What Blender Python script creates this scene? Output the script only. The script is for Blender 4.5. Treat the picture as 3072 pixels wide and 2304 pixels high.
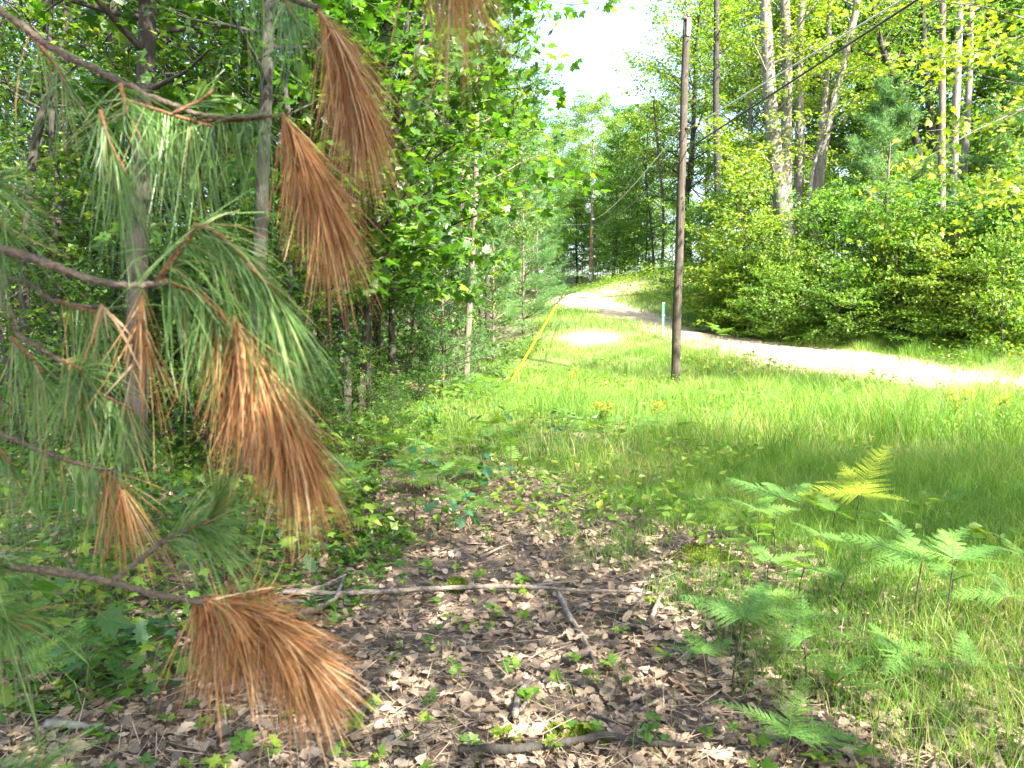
import bpy, math
import numpy as np
from math import radians as R_

for o in list(bpy.data.objects):
    bpy.data.objects.remove(o)
SC = bpy.context.scene
COL = SC.collection

# ---------------------------------------------------------------- camera
CAMZ, F, CX, CY, PITCH = 1.65, 2320.0, 1536.0, 1152.0, R_(5.0)
cam_d = bpy.data.cameras.new('camera')
cam = bpy.data.objects.new('camera', cam_d)
COL.objects.link(cam)
cam.location = (0, 0, CAMZ)
cam.rotation_euler = (math.pi / 2 - PITCH, 0, 0)
cam_d.sensor_width = 36
cam_d.lens = 36 * F / 3072
cam_d.clip_start = 0.05
cam_d.clip_end = 3000
cam_d.dof.use_dof = True
cam_d.dof.focus_distance = 9.0
cam_d.dof.aperture_fstop = 27.19 / 3.4
SC.camera = cam

# ---------------------------------------------------------------- sky, sun, exposure
SUN_AZ = math.atan2(-0.78, 0.62)      # direction towards the sun, from +X
SUN_EL = R_(46)
w = bpy.data.worlds.new('World')
SC.world = w
w.use_nodes = True
nt = w.node_tree
nt.nodes.clear()
sky = nt.nodes.new('ShaderNodeTexSky')
sky.sky_type = 'NISHITA'
sky.sun_disc = False
sky.sun_elevation = SUN_EL
sky.sun_rotation = math.pi / 2 - SUN_AZ
sky.air_density = 1.0
sky.dust_density = 3.5
sky.ozone_density = 1.0
bg = nt.nodes.new('ShaderNodeBackground')
bg.inputs['Strength'].default_value = 0.115
wo = nt.nodes.new('ShaderNodeOutputWorld')
nt.links.new(sky.outputs[0], bg.inputs[0])
nt.links.new(bg.outputs[0], wo.inputs[0])

sd = bpy.data.lights.new('sun', 'SUN')
sd.energy = 5.0
sd.angle = R_(0.53)
sd.color = (1.0, 0.93, 0.80)
sun = bpy.data.objects.new('sun', sd)
COL.objects.link(sun)
SUNV = np.array([math.cos(SUN_EL) * math.cos(SUN_AZ), math.cos(SUN_EL) * math.sin(SUN_AZ), math.sin(SUN_EL)])
from mathutils import Vector
sun.rotation_euler = Vector((-SUNV).tolist()).to_track_quat('-Z', 'Y').to_euler()

SC.view_settings.view_transform = 'Standard'
SC.view_settings.look = 'None'
SC.view_settings.gamma = 1
SC.view_settings.exposure = 2.8
SC.view_settings.use_curve_mapping = False
SC.render.engine = 'CYCLES'
cy = SC.cycles
cy.max_bounces = 5
cy.diffuse_bounces = 3
cy.glossy_bounces = 1
cy.transmission_bounces = 4
cy.transparent_max_bounces = 4
cy.caustics_reflective = False
cy.caustics_refractive = False
cy.use_adaptive_sampling = True
cy.adaptive_threshold = 0.02
cy.use_denoising = True
try:
    cy.denoiser = 'OPENIMAGEDENOISE'
    cy.denoising_input_passes = 'RGB_ALBEDO_NORMAL'
except Exception:
    pass
cy.sample_clamp_indirect = 3

# ---------------------------------------------------------------- numpy helpers
def nrm(a):
    a = np.asarray(a, float)
    return a / np.maximum(np.linalg.norm(a, axis=-1, keepdims=True), 1e-9)

def ray(px, py):
    dx, dy = (px - CX) / F, (CY - py) / F
    c, s = math.cos(math.pi / 2 - PITCH), math.sin(math.pi / 2 - PITCH)
    return np.array([dx, dy * c + s, dy * s - c])

def at(px, py, Y):
    d = ray(px, py)
    return np.array([0, 0, CAMZ]) + d * (Y / d[1])

def path_at(pts, Y):
    """pixel polyline at distance Y (or a list of distances)"""
    if np.isscalar(Y):
        Y = [Y] * len(pts)
    return np.array([at(p[0], p[1], y) for p, y in zip(pts, Y)])

# ---------------------------------------------------------------- terrain height
CP = []
def cp(x, y, z): CP.append((x, y, z))
for x, y in ((0, 1), (-6, 3), (6, 3), (-4, 8), (4, 8), (0, 13), (9, 10), (-9, 10), (-12, 0), (12, 0), (0, -12), (-14, -14), (14, -12), (-22, 12), (22, 8)):
    cp(x, y, 0)
for px, py, Y in ((2026, 1155, 18.9), (1405, 1160, 18.5), (1525, 1150, 18.9),
                  (3072, 1170, 17.4), (2640, 1115, 20.5), (2400, 1062, 23.2), (2083, 1000, 29), (1805, 933, 41), (1700, 903, 50),
                  (1990, 1010, 27.3), (2250, 1010, 29), (2900, 1035, 22.5), (2500, 1010, 27), (1780, 1015, 27), (1620, 985, 30), (1560, 1085, 23),
                  (1640, 940, 38), (1930, 830, 52), (1850, 870, 50), (1771, 873, 64), (2000, 870, 46), (2150, 930, 38)):
    p = at(px, py, Y)
    cp(*p)
for x, y, z in ((-10, 20, 0), (-4, 26, .2), (-6, 36, .6), (-16, 34, .2), (-30, 40, .4), (-2, 55, 2.2), (-12, 60, 1.2), (-30, 80, 2), (-3, 75, 4), (15, 40, 3.6), (25, 30, 2.2),
                (30, 50, 5), (12, 65, 5.6), (35, 80, 7), (0, 110, 7), (-60, 60, 1), (60, 40, 4), (60, 0, 1), (-60, 0, 0), (0, -60, 0), (0, 200, 10), (120, 120, 9), (-120, 120, 4), (-130, -100, 0), (130, -100, 0), (18, 24, 1.1)):
    cp(x, y, z)
CP = np.array(CP)
def _phi(a, b):
    d2 = ((a[:, None, :] - b[None, :, :]) ** 2).sum(-1)
    return np.sqrt(d2 + 9.0)
_A = _phi(CP[:, :2], CP[:, :2])
_n = len(CP)
_M = np.zeros((_n + 1, _n + 1))
_M[:_n, :_n] = _A - np.eye(_n) * 0.15
_M[:_n, _n] = 1
_M[_n, :_n] = 1
_W = np.linalg.solve(_M, np.append(CP[:, 2], 0))
def zf(x, y):
    x = np.atleast_1d(np.asarray(x, float)); y = np.atleast_1d(np.asarray(y, float))
    sh = np.broadcast(x, y).shape
    x, y = np.broadcast_to(x, sh).ravel(), np.broadcast_to(y, sh).ravel()
    out = np.empty(len(x))
    for i in range(0, len(x), 20000):
        q = np.stack([x[i:i + 20000], y[i:i + 20000]], 1)
        out[i:i + 20000] = _phi(q, CP[:, :2]) @ _W[:_n] + _W[_n]
    out += .035 * np.sin(x * 1.3 + .6 * y) * np.sin(y * 1.1 - .4 * x) + .02 * np.sin(3.1 * x + 1.7) * np.sin(2.7 * y + .3 * x)
    return out.reshape(sh)
def z1(x, y): return float(zf(x, y)[0])

def ground_at(px, py):
    d = ray(px, py)
    t = np.linspace(1.5, 140, 4000)
    p = np.array([0, 0, CAMZ]) + d * t[:, None]
    h = zf(p[:, 0], p[:, 1])
    k = int(np.argmax(p[:, 2] < h))
    return np.array([p[k, 0], p[k, 1], h[k]])

def on_ground(px, Y):
    x = (px - CX) / F * Y
    return np.array([x, Y, z1(x, Y)])

# ---------------------------------------------------------------- mesh helpers
def mk_mesh(name, V, T, mat, rnd=None, smooth=False, extra=None):
    V = np.asarray(V, np.float32); T = np.asarray(T, np.int32)
    me = bpy.data.meshes.new(name)
    me.vertices.add(len(V)); me.vertices.foreach_set('co', V.ravel())
    k = T.shape[1]
    me.loops.add(T.size); me.loops.foreach_set('vertex_index', T.ravel())
    me.polygons.add(len(T))
    me.polygons.foreach_set('loop_start', np.arange(0, T.size, k, dtype=np.int32))
    me.polygons.foreach_set('loop_total', np.full(len(T), k, np.int32))
    me.polygons.foreach_set('use_smooth', np.full(len(T), smooth, bool))
    if rnd is not None:
        a = me.attributes.new('rnd', 'FLOAT', 'POINT')
        a.data.foreach_set('value', np.asarray(rnd, np.float32))
    for n_, v_ in (extra or {}).items():
        a = me.attributes.new(n_, 'FLOAT', 'POINT')
        a.data.foreach_set('value', np.asarray(v_, np.float32))
    me.materials.append(mat)
    me.update(calc_edges=True)
    me.validate()
    return me

class Acc:
    def __init__(s): s.V, s.T, s.r, s.n = [], [], [], 0
    def add(s, V, T, r=None):
        V = np.asarray(V, float)
        s.V.append(V); s.T.append(np.asarray(T, int) + s.n); s.n += len(V)
        s.r.append(np.full(len(V), .5) if r is None else np.broadcast_to(np.asarray(r, float), (len(V),)))
        return s
    def mesh(s, name, mat, smooth=False):
        return mk_mesh(name, np.concatenate(s.V), np.concatenate(s.T), mat, np.concatenate(s.r), smooth)

def link(name, me, parent=None, loc=None, rot=None, scale=None):
    o = bpy.data.objects.new(name, me)
    COL.objects.link(o)
    if parent is not None: o.parent = parent
    if loc is not None: o.location = [float(v) for v in loc]
    if rot is not None: o.rotation_euler = rot
    if scale is not None: o.scale = (scale,) * 3 if np.isscalar(scale) else scale
    return o

def tag(o, label=None, cat=None, group=None, kind=None):
    if label: o['label'] = label
    if cat: o['category'] = cat
    if group: o['group'] = group
    if kind: o['kind'] = kind
    return o

def thing(name, label, cat, loc=(0, 0, 0), rz=0, group=None, scale=None):
    return tag(link(name, None, None, loc, (0, 0, rz), scale), label, cat, group)

def tube(path, rad, sides=6, cap=True, wob=0, rng=None):
    path = np.asarray(path, float); n = len(path)
    rad = np.broadcast_to(np.asarray(rad, float), (n,))
    tg = nrm(np.gradient(path, axis=0))
    ref = np.array([0.31, 0.83, 0.46]) if abs(tg[0] @ np.array([0, 0, 1])) > .7 else np.array([0, 0, 1.])
    u = nrm(np.cross(tg, ref)); v = np.cross(tg, u)
    a = np.arange(sides) * 2 * math.pi / sides
    rr = rad[:, None] * np.ones(sides)
    if wob and rng is not None: rr = rr * (1 + wob * rng.normal(size=(n, sides)))
    V = path[:, None, :] + rr[..., None] * (np.cos(a)[None, :, None] * u[:, None, :] + np.sin(a)[None, :, None] * v[:, None, :])
    V = V.reshape(-1, 3)
    i = np.arange(n - 1)[:, None] * sides; j = np.arange(sides)[None, :]; j2 = (j + 1) % sides
    q = np.stack([i + j, i + j2, i + sides + j2, i + sides + j], -1).reshape(-1, 4)
    T = np.concatenate([q[:, [0, 1, 2]], q[:, [0, 2, 3]]])
    if cap:
        c0, c1 = len(V), len(V) + 1
        V = np.concatenate([V, path[:1], path[-1:]])
        jj = np.arange(sides); j2 = (jj + 1) % sides
        T = np.concatenate([T, np.stack([np.full(sides, c0), j2, jj], 1), np.stack([np.full(sides, c1), (n - 1) * sides + jj, (n - 1) * sides + j2], 1)])
    return V, T

def box(c, s, rot=None):
    c = np.asarray(c, float); s = np.asarray(s, float) / 2
    g = np.array([[-1, -1, -1], [1, -1, -1], [1, 1, -1], [-1, 1, -1], [-1, -1, 1], [1, -1, 1], [1, 1, 1], [-1, 1, 1]], float) * s
    if rot is not None: g = g @ np.asarray(rot).T
    T = np.array([[0, 2, 1], [0, 3, 2], [4, 5, 6], [4, 6, 7], [0, 1, 5], [0, 5, 4], [1, 2, 6], [1, 6, 5], [2, 3, 7], [2, 7, 6], [3, 0, 4], [3, 4, 7]])
    return g + c, T

def smooth_path(pts, n):
    pts = np.asarray(pts, float)
    if len(pts) == 2:
        t = np.linspace(0, 1, n)[:, None]
        return pts[0] * (1 - t) + pts[1] * t
    P = np.concatenate([[2 * pts[0] - pts[1]], pts, [2 * pts[-1] - pts[-2]]])
    s = np.linspace(0, len(pts) - 1 - 1e-6, n); i = s.astype(int); t = (s - i)[:, None]
    a, b, c, d = P[i], P[i + 1], P[i + 2], P[i + 3]
    return .5 * (2 * b + (c - a) * t + (2 * a - 5 * b + 4 * c - d) * t * t + (3 * b - a - 3 * c + d) * t ** 3)

def scatter(tpl, P, D, N, S, rng=None, rnd=None):
    """copies of leaf template (V,T) at P with axis D, normal N, size S -> V, T, r"""
    tv, tt = tpl
    D = nrm(D); X = nrm(np.cross(D, N)); N2 = np.cross(X, D)
    S = np.broadcast_to(np.asarray(S, float), (len(P),))
    V = P[:, None, :] + S[:, None, None] * (tv[None, :, 0:1] * X[:, None, :] + tv[None, :, 1:2] * D[:, None, :] + tv[None, :, 2:3] * N2[:, None, :])
    T = tt[None] + (np.arange(len(P)) * len(tv))[:, None, None]
    r = np.repeat(rng.random(len(P)) if rnd is None else rnd, len(tv))
    return V.reshape(-1, 3), T.reshape(-1, 3), r

# leaf templates: base at the origin, tip at +Y, normal +Z
def _mirror(half, c, zfun):
    half = np.array(half, float)
    out = np.concatenate([half, (half[1:-1] * [-1, 1])[::-1]])
    V = np.concatenate([[c], out])
    V = np.column_stack([V, [zfun(x, y) for x, y in V]])
    n = len(out)
    T = np.array([[0, 1 + k, 1 + (k + 1) % n] for k in range(n)])
    return V, T
MAPLE = _mirror([(0, 0), (.26, -.06), (.24, .10), (.56, .20), (.42, .34), (.60, .56), (.36, .54), (.20, .58), (.17, .74), (0, 1)], (0, .32), lambda x, y: .10 * abs(x) - .22 * (y - .3) ** 2 - .12 * x * x)
OAKG = _mirror([(0, 0), (.10, .12), (.22, .22), (.14, .32), (.34, .46), (.18, .54), (.38, .70), (.20, .76), (.18, .92), (0, 1)], (0, .5), lambda x, y: .12 * abs(x) - .25 * (y - .4) ** 2)
STAR = (np.array([(0, 0, 0), (.46, .34, .03), (.2, .52, .02), (0, 1, -.1), (-.2, .52, .02), (-.46, .34, .03)], float), np.array([(0, 1, 2), (0, 2, 3), (0, 3, 4), (0, 4, 5)]))
OVAL = (np.array([(0, 0, 0), (.3, .45, .06), (0, 1, -.1), (-.3, .45, .06)], float), np.array([(0, 1, 2), (0, 2, 3)]))

def oak_dead(rng):
    """a dry, curled, lobed oak leaf"""
    h = [(0, 0)]
    lobes = rng.integers(3, 5)
    for k in range(lobes):
        y0 = .12 + .78 * k / lobes
        wv = (.13 + .17 * math.sin(math.pi * (k + .8) / (lobes + .4))) * rng.uniform(.8, 1.2)
        h += [(wv, y0 + .11 + rng.uniform(-.03, .03)), (wv * rng.uniform(.5, .95), y0 + .19)]
    h += [(0, 1)]
    h = np.array(h)
    c1, c2, c3, c4 = rng.uniform(-.5, 1.3), rng.uniform(-.7, .6), rng.uniform(-.6, .6), rng.uniform(.1, 1.0)
    f = lambda x, y: c4 * abs(x) * abs(x) * 2 + c2 * (y - .5) ** 2 + c3 * x * (y - .4) + c1 * .1 * abs(x)
    L = h; Rr = h * [-1, 1]
    V = []; 
    for a in L: V.append((a[0], a[1]))
    for a in Rr: V.append((a[0], a[1]))
    n = len(L)
    for a in L: V.append((0, a[1]))
    V = np.array(V); V = np.column_stack([V, [f(x, y) for x, y in V]])
    T = []
    for k in range(n - 1):
        T += [(k, k + 1, 2 * n + k + 1), (k, 2 * n + k + 1, 2 * n + k), (n + k + 1, n + k, 2 * n + k), (n + k + 1, 2 * n + k, 2 * n + k + 1)]
    T = [t for t in T if len({tuple(np.round(V[i], 5)) for i in t}) == 3]
    V[:, 1] -= .45
    V[:, 2] -= V[:, 2].min()
    return V, np.array(T)

# ---------------------------------------------------------------- materials
def new_mat(name):
    m = bpy.data.materials.new(name); m.use_nodes = True
    m.node_tree.nodes.clear()
    out = m.node_tree.nodes.new('ShaderNodeOutputMaterial')
    return m, m.node_tree, m.node_tree.nodes, m.node_tree.links, out

def ramp(ns, stops):
    r = ns.new('ShaderNodeValToRGB')
    els = r.color_ramp.elements
    while len(els) < len(stops): els.new(.5)
    for e, (p, c) in zip(els, stops):
        e.position = p; e.color = (*c, 1)
    return r

def leaf_mat(name, stops, tmul=(1.9, 2.1, .7), tfac=.45, rough=.5, spec=.35, objvar=.0):
    m, t, ns, ls, out = new_mat(name)
    at_ = ns.new('ShaderNodeAttribute'); at_.attribute_name = 'rnd'
    rp = ramp(ns, stops)
    src = at_.outputs['Fac']
    if objvar:
        oi = ns.new('ShaderNodeObjectInfo')
        ma = ns.new('ShaderNodeMath'); ma.operation = 'MULTIPLY_ADD'
        ma.inputs[1].default_value = objvar
        ls.new(oi.outputs['Random'], ma.inputs[0]); ls.new(src, ma.inputs[2])
        sb = ns.new('ShaderNodeMath'); sb.operation = 'SUBTRACT'; sb.inputs[1].default_value = objvar / 2
        ls.new(ma.outputs[0], sb.inputs[0]); src = sb.outputs[0]
    ls.new(src, rp.inputs[0])
    pb = ns.new('ShaderNodeBsdfPrincipled')
    pb.inputs['Roughness'].default_value = rough
    pb.inputs['Specular IOR Level'].default_value = spec
    ls.new(rp.outputs[0], pb.inputs['Base Color'])
    mu = ns.new('ShaderNodeMix'); mu.data_type = 'RGBA'; mu.blend_type = 'MULTIPLY'
    mu.inputs['Factor'].default_value = 1
    ls.new(rp.outputs[0], mu.inputs['A']); mu.inputs['B'].default_value = (*tmul, 1)
    tr = ns.new('ShaderNodeBsdfTranslucent'); ls.new(mu.outputs['Result'], tr.inputs['Color'])
    mx = ns.new('ShaderNodeMixShader'); mx.inputs[0].default_value = tfac
    ls.new(pb.outputs[0], mx.inputs[1]); ls.new(tr.outputs[0], mx.inputs[2]); ls.new(mx.outputs[0], out.inputs[0])
    return m

def noise(ns, ls, scale, detail=4, vec=None, rough=.6):
    n = ns.new('ShaderNodeTexNoise'); n.inputs['Scale'].default_value = scale
    n.inputs['Detail'].default_value = detail; n.inputs['Roughness'].default_value = rough
    if vec is not None: ls.new(vec, n.inputs['Vector'])
    return n

def bark_mat(name, c0, c1, lich=(.13, .15, .11), lfac=.3, zs=.15, scale=26):
    m, t, ns, ls, out = new_mat(name)
    tc = ns.new('ShaderNodeTexCoord')
    mp = ns.new('ShaderNodeMapping'); mp.inputs['Scale'].default_value = (1, 1, zs)
    ls.new(tc.outputs['Object'], mp.inputs[0])
    n1 = noise(ns, ls, scale, 6, mp.outputs[0])
    r1 = ramp(ns, [(.32, c0), (.68, c1)]); ls.new(n1.outputs['Fac'], r1.inputs[0])
    n2 = noise(ns, ls, 5.5, 5, tc.outputs['Object'])
    r2 = ramp(ns, [(.5, (0, 0, 0)), (.62, (lfac,) * 3)]); ls.new(n2.outputs['Fac'], r2.inputs[0])
    mx = ns.new('ShaderNodeMix'); mx.data_type = 'RGBA'
    ls.new(r2.outputs[0], mx.inputs['Factor']); ls.new(r1.outputs[0], mx.inputs['A']); mx.inputs['B'].default_value = (*lich, 1)
    pb = ns.new('ShaderNodeBsdfPrincipled'); pb.inputs['Roughness'].default_value = .9
    ls.new(mx.outputs['Result'], pb.inputs['Base Color'])
    bp = ns.new('ShaderNodeBump'); bp.inputs['Strength'].default_value = .8; bp.inputs['Distance'].default_value = .02
    ls.new(n1.outputs['Fac'], bp.inputs['Height']); ls.new(bp.outputs[0], pb.inputs['Normal'])
    ls.new(pb.outputs[0], out.inputs[0])
    return m

def plain_mat(name, c0, c1, scale=8, rough=.7, metal=0, bump=.2):
    m, t, ns, ls, out = new_mat(name)
    tc = ns.new('ShaderNodeTexCoord')
    n1 = noise(ns, ls, scale, 5, tc.outputs['Object'])
    r1 = ramp(ns, [(.35, c0), (.65, c1)]); ls.new(n1.outputs['Fac'], r1.inputs[0])
    pb = ns.new('ShaderNodeBsdfPrincipled'); pb.inputs['Roughness'].default_value = rough; pb.inputs['Metallic'].default_value = metal
    ls.new(r1.outputs[0], pb.inputs['Base Color'])
    bp = ns.new('ShaderNodeBump'); bp.inputs['Strength'].default_value = bump; bp.inputs['Distance'].default_value = .01
    ls.new(n1.outputs['Fac'], bp.inputs['Height']); ls.new(bp.outputs[0], pb.inputs['Normal'])
    ls.new(pb.outputs[0], out.inputs[0])
    return m

M = {}
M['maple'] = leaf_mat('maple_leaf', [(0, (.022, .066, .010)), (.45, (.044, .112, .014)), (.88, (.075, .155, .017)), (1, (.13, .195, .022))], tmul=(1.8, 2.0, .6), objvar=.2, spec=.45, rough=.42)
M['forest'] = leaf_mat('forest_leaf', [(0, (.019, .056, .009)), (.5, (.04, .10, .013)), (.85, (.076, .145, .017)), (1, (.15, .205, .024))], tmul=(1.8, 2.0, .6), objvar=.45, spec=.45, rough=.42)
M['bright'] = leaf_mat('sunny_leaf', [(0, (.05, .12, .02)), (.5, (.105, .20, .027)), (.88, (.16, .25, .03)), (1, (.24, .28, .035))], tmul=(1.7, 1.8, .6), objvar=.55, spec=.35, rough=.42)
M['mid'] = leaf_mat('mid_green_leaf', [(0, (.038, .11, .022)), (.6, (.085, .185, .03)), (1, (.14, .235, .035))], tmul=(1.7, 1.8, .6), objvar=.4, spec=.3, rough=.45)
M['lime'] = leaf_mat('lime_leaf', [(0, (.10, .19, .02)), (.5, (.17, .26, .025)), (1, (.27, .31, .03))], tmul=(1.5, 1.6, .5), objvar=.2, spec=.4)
M['fern_sunlit_yellow'] = leaf_mat('sunlit_yellow_fern_leaf', [(0, (.22, .33, .03)), (1, (.36, .42, .035))], tmul=(1.4, 1.3, .4), tfac=.5)  # young yellowish fronds, with the sunlight on them also put into the colour
M['oak'] = leaf_mat('oak_leaf', [(0, (.02, .075, .03)), (.6, (.035, .11, .045)), (1, (.06, .13, .05))], tmul=(1.2, 1.8, .9), tfac=.35)
M['seedling'] = leaf_mat('seedling_leaf', [(0, (.06, .14, .018)), (.6, (.11, .20, .022)), (1, (.18, .24, .025))], objvar=.5)
M['fern'] = leaf_mat('fern_leaf', [(0, (.075, .18, .045)), (.6, (.11, .225, .052)), (1, (.17, .27, .045))], tmul=(2.0, 1.8, .4), tfac=.45, spec=.2, objvar=.5)
M['grass'] = leaf_mat('grass_blade', [(0, (.06, .15, .022)), (.5, (.125, .245, .036)), (.84, (.21, .32, .055)), (.93, (.32, .32, .12)), (1, (.46, .39, .19))], tmul=(1.5, 1.5, .7), tfac=.45)
M['needle'] = leaf_mat('pine_needle', [(0, (.055, .12, .03)), (.55, (.115, .225, .055)), (.88, (.18, .29, .085)), (.95, (.28, .24, .10)), (1, (.36, .20, .08))], tmul=(1.3, 1.5, .9), tfac=.25, rough=.35, spec=.5)
M['needle_brown'] = leaf_mat('dead_needle', [(0, (.14, .065, .025)), (.35, (.33, .15, .055)), (.65, (.46, .235, .09)), (.9, (.55, .37, .18)), (1, (.58, .47, .32))], tmul=(1.3, 1.1, .8), tfac=.3, rough=.45, spec=.4)
M['pine'] = leaf_mat('white_pine_needle', [(0, (.07, .165, .06)), (.6, (.13, .26, .085)), (1, (.19, .31, .11))], tmul=(1.2, 1.3, .9), tfac=.45, rough=.4, objvar=.2)
M['dead_leaf'] = leaf_mat('dead_leaf', [(0, (.06, .042, .03)), (.3, (.145, .112, .08)), (.65, (.285, .207, .143)), (.94, (.40, .31, .225)), (1, (.30, .14, .06))], tmul=(1.2, 1.0, .8), tfac=.15, rough=.6, spec=.3)
M['yellow'] = leaf_mat('yellow_flower', [(0, (.45, .30, .02)), (1, (.6, .42, .03))], tmul=(1, 1, 1), tfac=.3)
M['husk'] = leaf_mat('dry_husk', [(0, (.34, .2, .10)), (1, (.46, .35, .22))], tmul=(1, 1, 1), tfac=.3)
M['moss'] = leaf_mat('moss', [(0, (.05, .08, .012)), (.6, (.11, .15, .015)), (1, (.17, .20, .02))], tmul=(1, 1, .6), tfac=.2, rough=.9, spec=.1)
M['stem'] = plain_mat('green_stem', (.05, .08, .02), (.10, .13, .04), 30)
M['fern_stem'] = plain_mat('fern_stem', (.025, .018, .012), (.06, .05, .022), 30)
M['bark_dark'] = bark_mat('dark_bark', (.014, .011, .009), (.045, .037, .03), lfac=.12)
M['bark_grey'] = bark_mat('grey_bark', (.075, .067, .056), (.20, .185, .16), lich=(.25, .25, .215), lfac=.5, scale=14)
M['bark_lichen'] = bark_mat('lichen_bark', (.016, .014, .011), (.05, .045, .037), lich=(.10, .11, .085), lfac=.5, scale=20)
M['bark_pine'] = bark_mat('pine_bark', (.065, .047, .037), (.19, .145, .115), lich=(.2, .18, .16), lfac=.25)
M['bark_twig'] = bark_mat('twig_bark', (.075, .055, .042), (.22, .165, .13), lfac=.25, zs=1, scale=120)
M['deadwood'] = bark_mat('weathered_wood', (.07, .056, .044), (.25, .205, .165), lich=(.23, .205, .18), lfac=.5, zs=1, scale=45)
M['shoot'] = bark_mat('shoot_bark', (.16, .07, .035), (.34, .17, .09), lfac=.1, zs=1, scale=150)
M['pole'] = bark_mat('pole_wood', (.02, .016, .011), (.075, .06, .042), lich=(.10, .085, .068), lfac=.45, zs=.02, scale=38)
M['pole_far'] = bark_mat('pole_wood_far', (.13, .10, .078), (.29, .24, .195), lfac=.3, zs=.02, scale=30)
M['galv'] = plain_mat('galvanised', (.30, .31, .32), (.46, .47, .48), 20, .45, .6)
M['tank'] = plain_mat('tank_paint', (.38, .39, .41), (.46, .47, .49), 6, .4, 0, .05)
M['porcelain'] = plain_mat('porcelain', (.10, .035, .022), (.16, .06, .04), 20, .2)
M['wire_light'] = plain_mat('wire_aluminium', (.55, .55, .55), (.7, .7, .7), 20, .5, .3)
M['wire_black'] = plain_mat('wire_black', (.012, .012, .013), (.03, .03, .03), 20, .5)
M['yellow_guard'] = plain_mat('guy_guard_yellow', (.42, .29, .012), (.58, .42, .02), 12, .45)
M['conduit'] = plain_mat('conduit_rust', (.30, .10, .05), (.42, .17, .08), 12, .6)
M['white'] = plain_mat('marker_white', (.40, .42, .41), (.5, .52, .5), 12, .5)
M['green_paint'] = plain_mat('marker_green', (.004, .085, .05), (.008, .12, .07), 12, .4)
M['stake'] = plain_mat('stake', (.30, .22, .15), (.42, .33, .24), 12, .8)

# ground material: soil, needles, sand where worn
def ground_mat():
    m, t, ns, ls, out = new_mat('ground_soil')
    tc = ns.new('ShaderNodeTexCoord')
    n1 = noise(ns, ls, 9, 8, tc.outputs['Object'], .75)
    n2 = noise(ns, ls, 55, 6, tc.outputs['Object'], .8)
    n3 = noise(ns, ls, .7, 4, tc.outputs['Object'])
    r1 = ramp(ns, [(.3, (.035, .024, .016)), (.5, (.11, .078, .055)), (.72, (.22, .165, .12))]); 
    ad = ns.new('ShaderNodeMath'); ad.operation = 'ADD'
    m2 = ns.new('ShaderNodeMath'); m2.operation = 'MULTIPLY'; m2.inputs[1].default_value = .5
    m3 = ns.new('ShaderNodeMath'); m3.operation = 'MULTIPLY'; m3.inputs[1].default_value = .5
    ls.new(n1.outputs['Fac'], m2.inputs[0]); ls.new(n2.outputs['Fac'], m3.inputs[0])
    ls.new(m2.outputs[0], ad.inputs[0]); ls.new(m3.outputs[0], ad.inputs[1]); ls.new(ad.outputs[0], r1.inputs[0])
    g = ns.new('ShaderNodeAttribute'); g.attribute_name = 'green'
    rg = ramp(ns, [(.35, (.06, .085, .02)), (.65, (.14, .15, .05))]); ls.new(n1.outputs['Fac'], rg.inputs[0])
    mx = ns.new('ShaderNodeMix'); mx.data_type = 'RGBA'
    ls.new(g.outputs['Fac'], mx.inputs['Factor']); ls.new(r1.outputs[0], mx.inputs['A']); ls.new(rg.outputs[0], mx.inputs['B'])
    s = ns.new('ShaderNodeAttribute'); s.attribute_name = 'sand'
    rs = ramp(ns, [(.3, (.30, .23, .15)), (.7, (.52, .43, .31))]); ls.new(n2.outputs['Fac'], rs.inputs[0])
    sm = ns.new('ShaderNodeMath'); sm.operation = 'MULTIPLY_ADD'; sm.inputs[1].default_value = 1.4
    nn = ns.new('ShaderNodeMath'); nn.operation = 'SUBTRACT'; nn.inputs[1].default_value = .75
    ls.new(n1.outputs['Fac'], nn.inputs[0])
    ls.new(s.outputs['Fac'], sm.inputs[0]); ls.new(nn.outputs[0], sm.inputs[2]); sm.use_clamp = True
    mx2 = ns.new('ShaderNodeMix'); mx2.data_type = 'RGBA'
    ls.new(sm.outputs[0], mx2.inputs['Factor']); ls.new(mx.outputs['Result'], mx2.inputs['A']); ls.new(rs.outputs[0], mx2.inputs['B'])
    pb = ns.new('ShaderNodeBsdfPrincipled'); pb.inputs['Roughness'].default_value = .95
    ls.new(mx2.outputs['Result'], pb.inputs['Base Color'])
    bp = ns.new('ShaderNodeBump'); bp.inputs['Strength'].default_value = .9; bp.inputs['Distance'].default_value = .04
    ls.new(ad.outputs[0], bp.inputs['Height']); ls.new(bp.outputs[0], pb.inputs['Normal'])
    ls.new(pb.outputs[0], out.inputs[0])
    return m
M['ground'] = ground_mat()

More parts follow.
